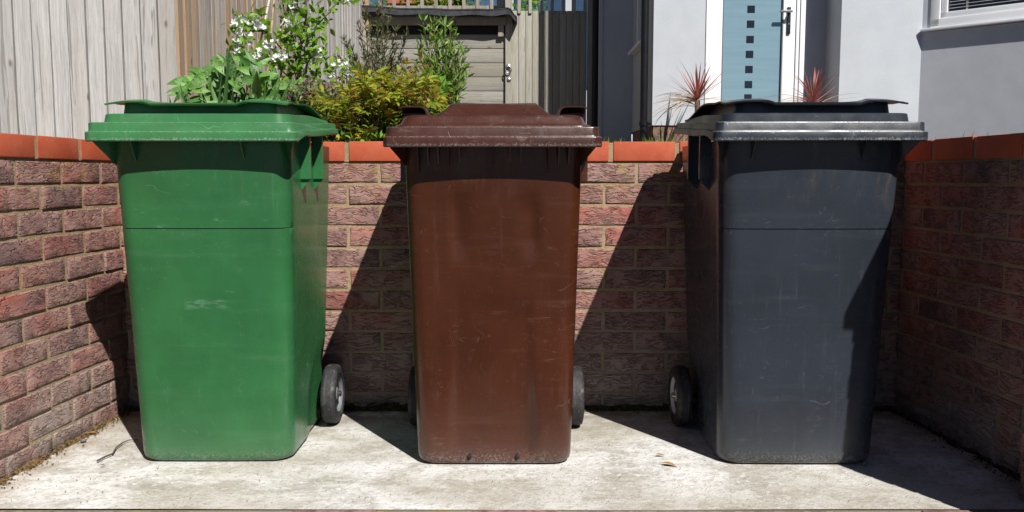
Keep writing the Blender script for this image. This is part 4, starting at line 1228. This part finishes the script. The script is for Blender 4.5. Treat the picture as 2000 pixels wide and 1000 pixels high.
# cordylines by the door
def cordyline(px, py, Y, label, seed, dry):
    r = random.Random(seed)
    c0 = at(px, py, Y); base = Vector((c0.x, Y, 1.0))
    t = tag(empty('cordyline', base), label, 'plant', 'red cordylines by the house door')
    h = c0.z-1.0
    tr = MB(); tr.tube([(0, 0, 0), (.01, 0, h*.5), (0, 0, h)], [.032, .027, .022], 10); tr.build('trunk', MT['bark'], t, smooth=True)
    sw = lambda s: [.8, 1, .95, .8, .6, .35, .03][min(6, int(s*6+.5))]
    lv = MB()
    for i in range(34):
        a = r.uniform(0, 6.283); el = r.uniform(.15, 1.45)
        d = Vector((math.cos(a)*math.cos(el), math.sin(a)*math.cos(el), math.sin(el)))
        lv.leaf(Vector((0, 0, h))+d*.01, d, UP-d*d.z+Vector((0, -.1, .01)), r.uniform(.24, .40), r.uniform(.014, .022), r.uniform(-.05, .5), .35, 6, sw)
    lv.build('leaves', MT['cordy'], t, smooth=True)
    dl = MB()
    for i in range(dry):
        a = r.uniform(2.2, 4.3) if seed == 1 else r.uniform(0, 6.283)
        d = Vector((math.cos(a), math.sin(a)*.6, r.uniform(.15, .8)))
        dl.leaf(Vector((0, 0, h-r.uniform(0, .06))), d, UP, r.uniform(.36, .56), r.uniform(.009, .014), r.uniform(.7, 1.6), .5, 8, lambda s: [.9, 1, 1, .95, .85, .7, .5, .3, .03][min(8, int(s*8+.5))])
    dl.build('dry_leaves', MT['straw'], t, smooth=True)
cordyline(1362, 196, 7.22, 'spiky red cordyline with drooping straw leaves at the left of the door', 1, 26)
cordyline(1588, 203, 7.0, 'spiky red cordyline at the right of the door, seen over the black bin', 2, 12)

# grass along the top of the back wall
r = random.Random(51)
gm = MB()
for i in range(1500):
    X = r.uniform(.28, 1.3); Y = 3.20+abs(r.gauss(0, .10)); k = .6+.8*max(0, mnoise.noise((X*6, Y*6, 2))+.3)
    gm.leaf((X, Y, .925), rdir(1.4, r), rdir(0, r), r.uniform(.04, .075)*k, .0035, r.uniform(.1, .8), .2, 3)
for i in range(420):
    X = r.uniform(1.45, 2.1); Y = 2.4+r.random()*.8; 
    gm.leaf((X, Y, .90), rdir(1.2, r), rdir(0, r), r.uniform(.04, .09), .0035, r.uniform(.1, .8), .2, 3)
tag(gm.build('grass', MT['grass']), 'grass tufts growing along the top of the back wall', 'grass', kind='stuff')
# bank of earth behind the right wall
gm = MB(); gm.box(1.62, 3.2, 2.0, 3.16, .2, .885); tag(gm.build('garden_bank', MT['soil']), kind='structure')
gm = MB(); gm.box(-3.2, -1.72, 1.0, 4.3, .2, .86); tag(gm.build('garden_bank', MT['soil']), kind='structure')

# tree beyond the trellis
r = random.Random(61)
tb = Vector((-1.0, 15.5, .9))
t = tag(empty('tree', tb), 'leafy green tree seen through the slats above the felt roof', 'tree')
st = MB(); st.tube([(0, 0, 0), (.05, 0, 1.5), (.0, .1, 3.4)], [.14, .11, .06], 8)
for k in range(9):
    a = k*.7; st.tube([(0, .05, 1.6+k*.15), (.5*math.cos(a), .5*math.sin(a), 2.3+k*.2), (1.0*math.cos(a), 1.0*math.sin(a), 2.8+k*.25)], [.05, .03, .012], 6)
st.build('trunk', MT['bark'], t, smooth=True)
lv = MB(); cl = [Vector((r.gauss(0, .6), r.gauss(0, .6), 3.0+r.gauss(0, .7))) for _ in range(40)]
for i in range(3200):
    c_ = r.choice(cl); lv.leaf(c_+rdir(0, r)*r.uniform(.02, .36), rdir(.1, r), rdir(.6, r), r.uniform(.06, .10), r.uniform(.035, .055), .4, .3, 3)
lv.build('crown', MT['blossom_leaf'], t)

# ================================================================== DEBRIS
r = random.Random(71)
def ground_xy(px, py):
    x = (px-1000)/F_PX; d = (py-500)/F_PX
    s = CAM_H/(math.sin(PITCH)+d*math.cos(PITCH)); return Vector((x*s, s*(math.cos(PITCH)-d*math.sin(PITCH)), .002))
tw = MB(); p0 = ground_xy(190, 904)
tw.tube([ground_xy(*q)-p0+Vector((0, 0, .004)) for q in ((190, 904), (205, 896), (220, 890), (227, 878), (240, 868), (252, 863), (270, 862))], [.0028, .0026, .0024, .0022, .002, .0016, .0012], 6)
tag(tw.build('twig', MT['twig'], loc=p0, smooth=True), 'thin curved dark twig lying on the concrete left of the green bin', 'twig')
def dead_leaf(px, py, L, rz, label, mat='deadleaf'):
    p = ground_xy(px, py)
    b = MB(); b.leaf((-L/2, 0, .004), (1, 0, .1), (0, 0, 1), L, L*.42, .5, .35, 5, lf)
    tag(b.build('dead_leaf', MT[mat], loc=p, rot=(0, 0, rz), smooth=True), label, 'leaf', 'dead leaves on the concrete')
dead_leaf(183, 848, .035, .5, 'golden dead leaf at the foot of the left brick wall')
dead_leaf(189, 844, .025, 1.9, 'small upturned dead leaf touching the golden leaf by the left wall')
dead_leaf(201, 912, .018, .1, 'tiny brown leaf scrap just in front of the curved twig', 'twig')
dead_leaf(1308, 909, .045, -.3, 'long brown dead leaf in front of the gap between brown and black bins')
dead_leaf(1290, 891, .03, .1, 'thin dry stalk leaf behind the long brown leaf, nearer the black bin')
def pebble(px, py, s, label, mat='stone'):
    p = ground_xy(px, py); bm = bmesh.new(); bmesh.ops.create_icosphere(bm, subdivisions=2, radius=s)
    for v in bm.verts: v.co *= 1+.3*mnoise.noise(v.co*60+Vector((px, 0, 0))); v.co.z *= .6
    b = MB(); b.from_bm(bm); bm.free()
    tag(b.build('pebble', MT[mat], loc=p+Vector((0, 0, s*.4)), smooth=True), label, 'pebble')
pebble(163, 863, .010, 'dark pebble on the concrete near the left brick wall')
pebble(1688, 908, .008, 'dark crumb at the front right foot of the black bin')
# litter: grit and crumbs, uncountable
gm = MB()
def crumb(p, s):
    i = len(gm.v); a = [Vector((r.uniform(.5, 1)*math.cos(k*1.57+r.random()), r.uniform(.5, 1)*math.sin(k*1.57+r.random()), 0))*s for k in range(4)]
    for q in a: gm.v.append(tuple(p+q))
    gm.v.append(tuple(p+Vector((0, 0, s*r.uniform(.3, .9)))))
    for k in range(4): gm.face((i+k, i+(k+1) % 4, i+4), 0 if r.random() < .6 else 1)
for i in range(900):
    y = r.uniform(2.06, 2.95); x = r.uniform(-1.38, 1.38)
    crumb(Vector((x, y, .002)), r.choice((.0012, .0015, .002, .0028)))
for i in range(1700):           # along the foot of the walls
    k = r.random()
    if k < .5: p = Vector((r.uniform(-1.36, 1.36), YB-abs(r.gauss(0, .03))-.004, .002))
    elif k < .75: y = r.uniform(2.1, 2.95); p = Vector((LW(y)+.006+abs(r.gauss(0, .025)), y, .002))
    else: y = r.uniform(2.1, 2.95); p = Vector((RW(y)-.006-abs(r.gauss(0, .025)), y, .002))
    crumb(p, r.choice((.002, .003, .004, .006)))
tag(gm.build('litter', [MT['moss'], MT['moss_dry']]), 'grit and dry crumbs scattered on the concrete and along the wall foot', 'litter', kind='stuff')
# moss and dirt fillet at the foot of the walls
gm = MB()
def fillet(fn, n, wd, ht, seed):
    def q(i, k):
        p, nrm = fn(i/n); nn = mnoise.noise((i*.35, k*.9, seed)); a = (k/5)*math.pi/2
        w_ = wd*(.75+.6*mnoise.noise((i*.11, seed, 0))); h_2 = max(.004, ht*(.7+.9*mnoise.noise((i*.13, seed+3, 0))))
        return p + nrm*(w_*(1-math.sin(a))) + Vector((0, 0, h_2*(1-math.cos(a)) - .001)) + nrm*(.005*nn) + Vector((0, 0, .004*nn))
    gm.grid(q, range(n+1), range(6), seed % 2)
fillet(lambda u: (Vector((xl+(xr-xl)*u, YB+.002, 0)), Vector((0, -1, 0))), 240, .045, .030, 3)
fillet(lambda u: (Vector((LW(YB-u*1.3)-.002, YB-u*1.3, 0)), Vector((1, 0, 0))), 110, .03, .012, 4)
fillet(lambda u: (Vector((RW(YB-u*.82)+.002, YB-u*.82, 0)), Vector((-1, 0, 0))), 80, .03, .014, 5)
tag(gm.build('moss', [MT['moss_dry'], MT['moss']], smooth=True), 'moss and washed dirt along the foot of the brick walls', 'moss', kind='stuff')
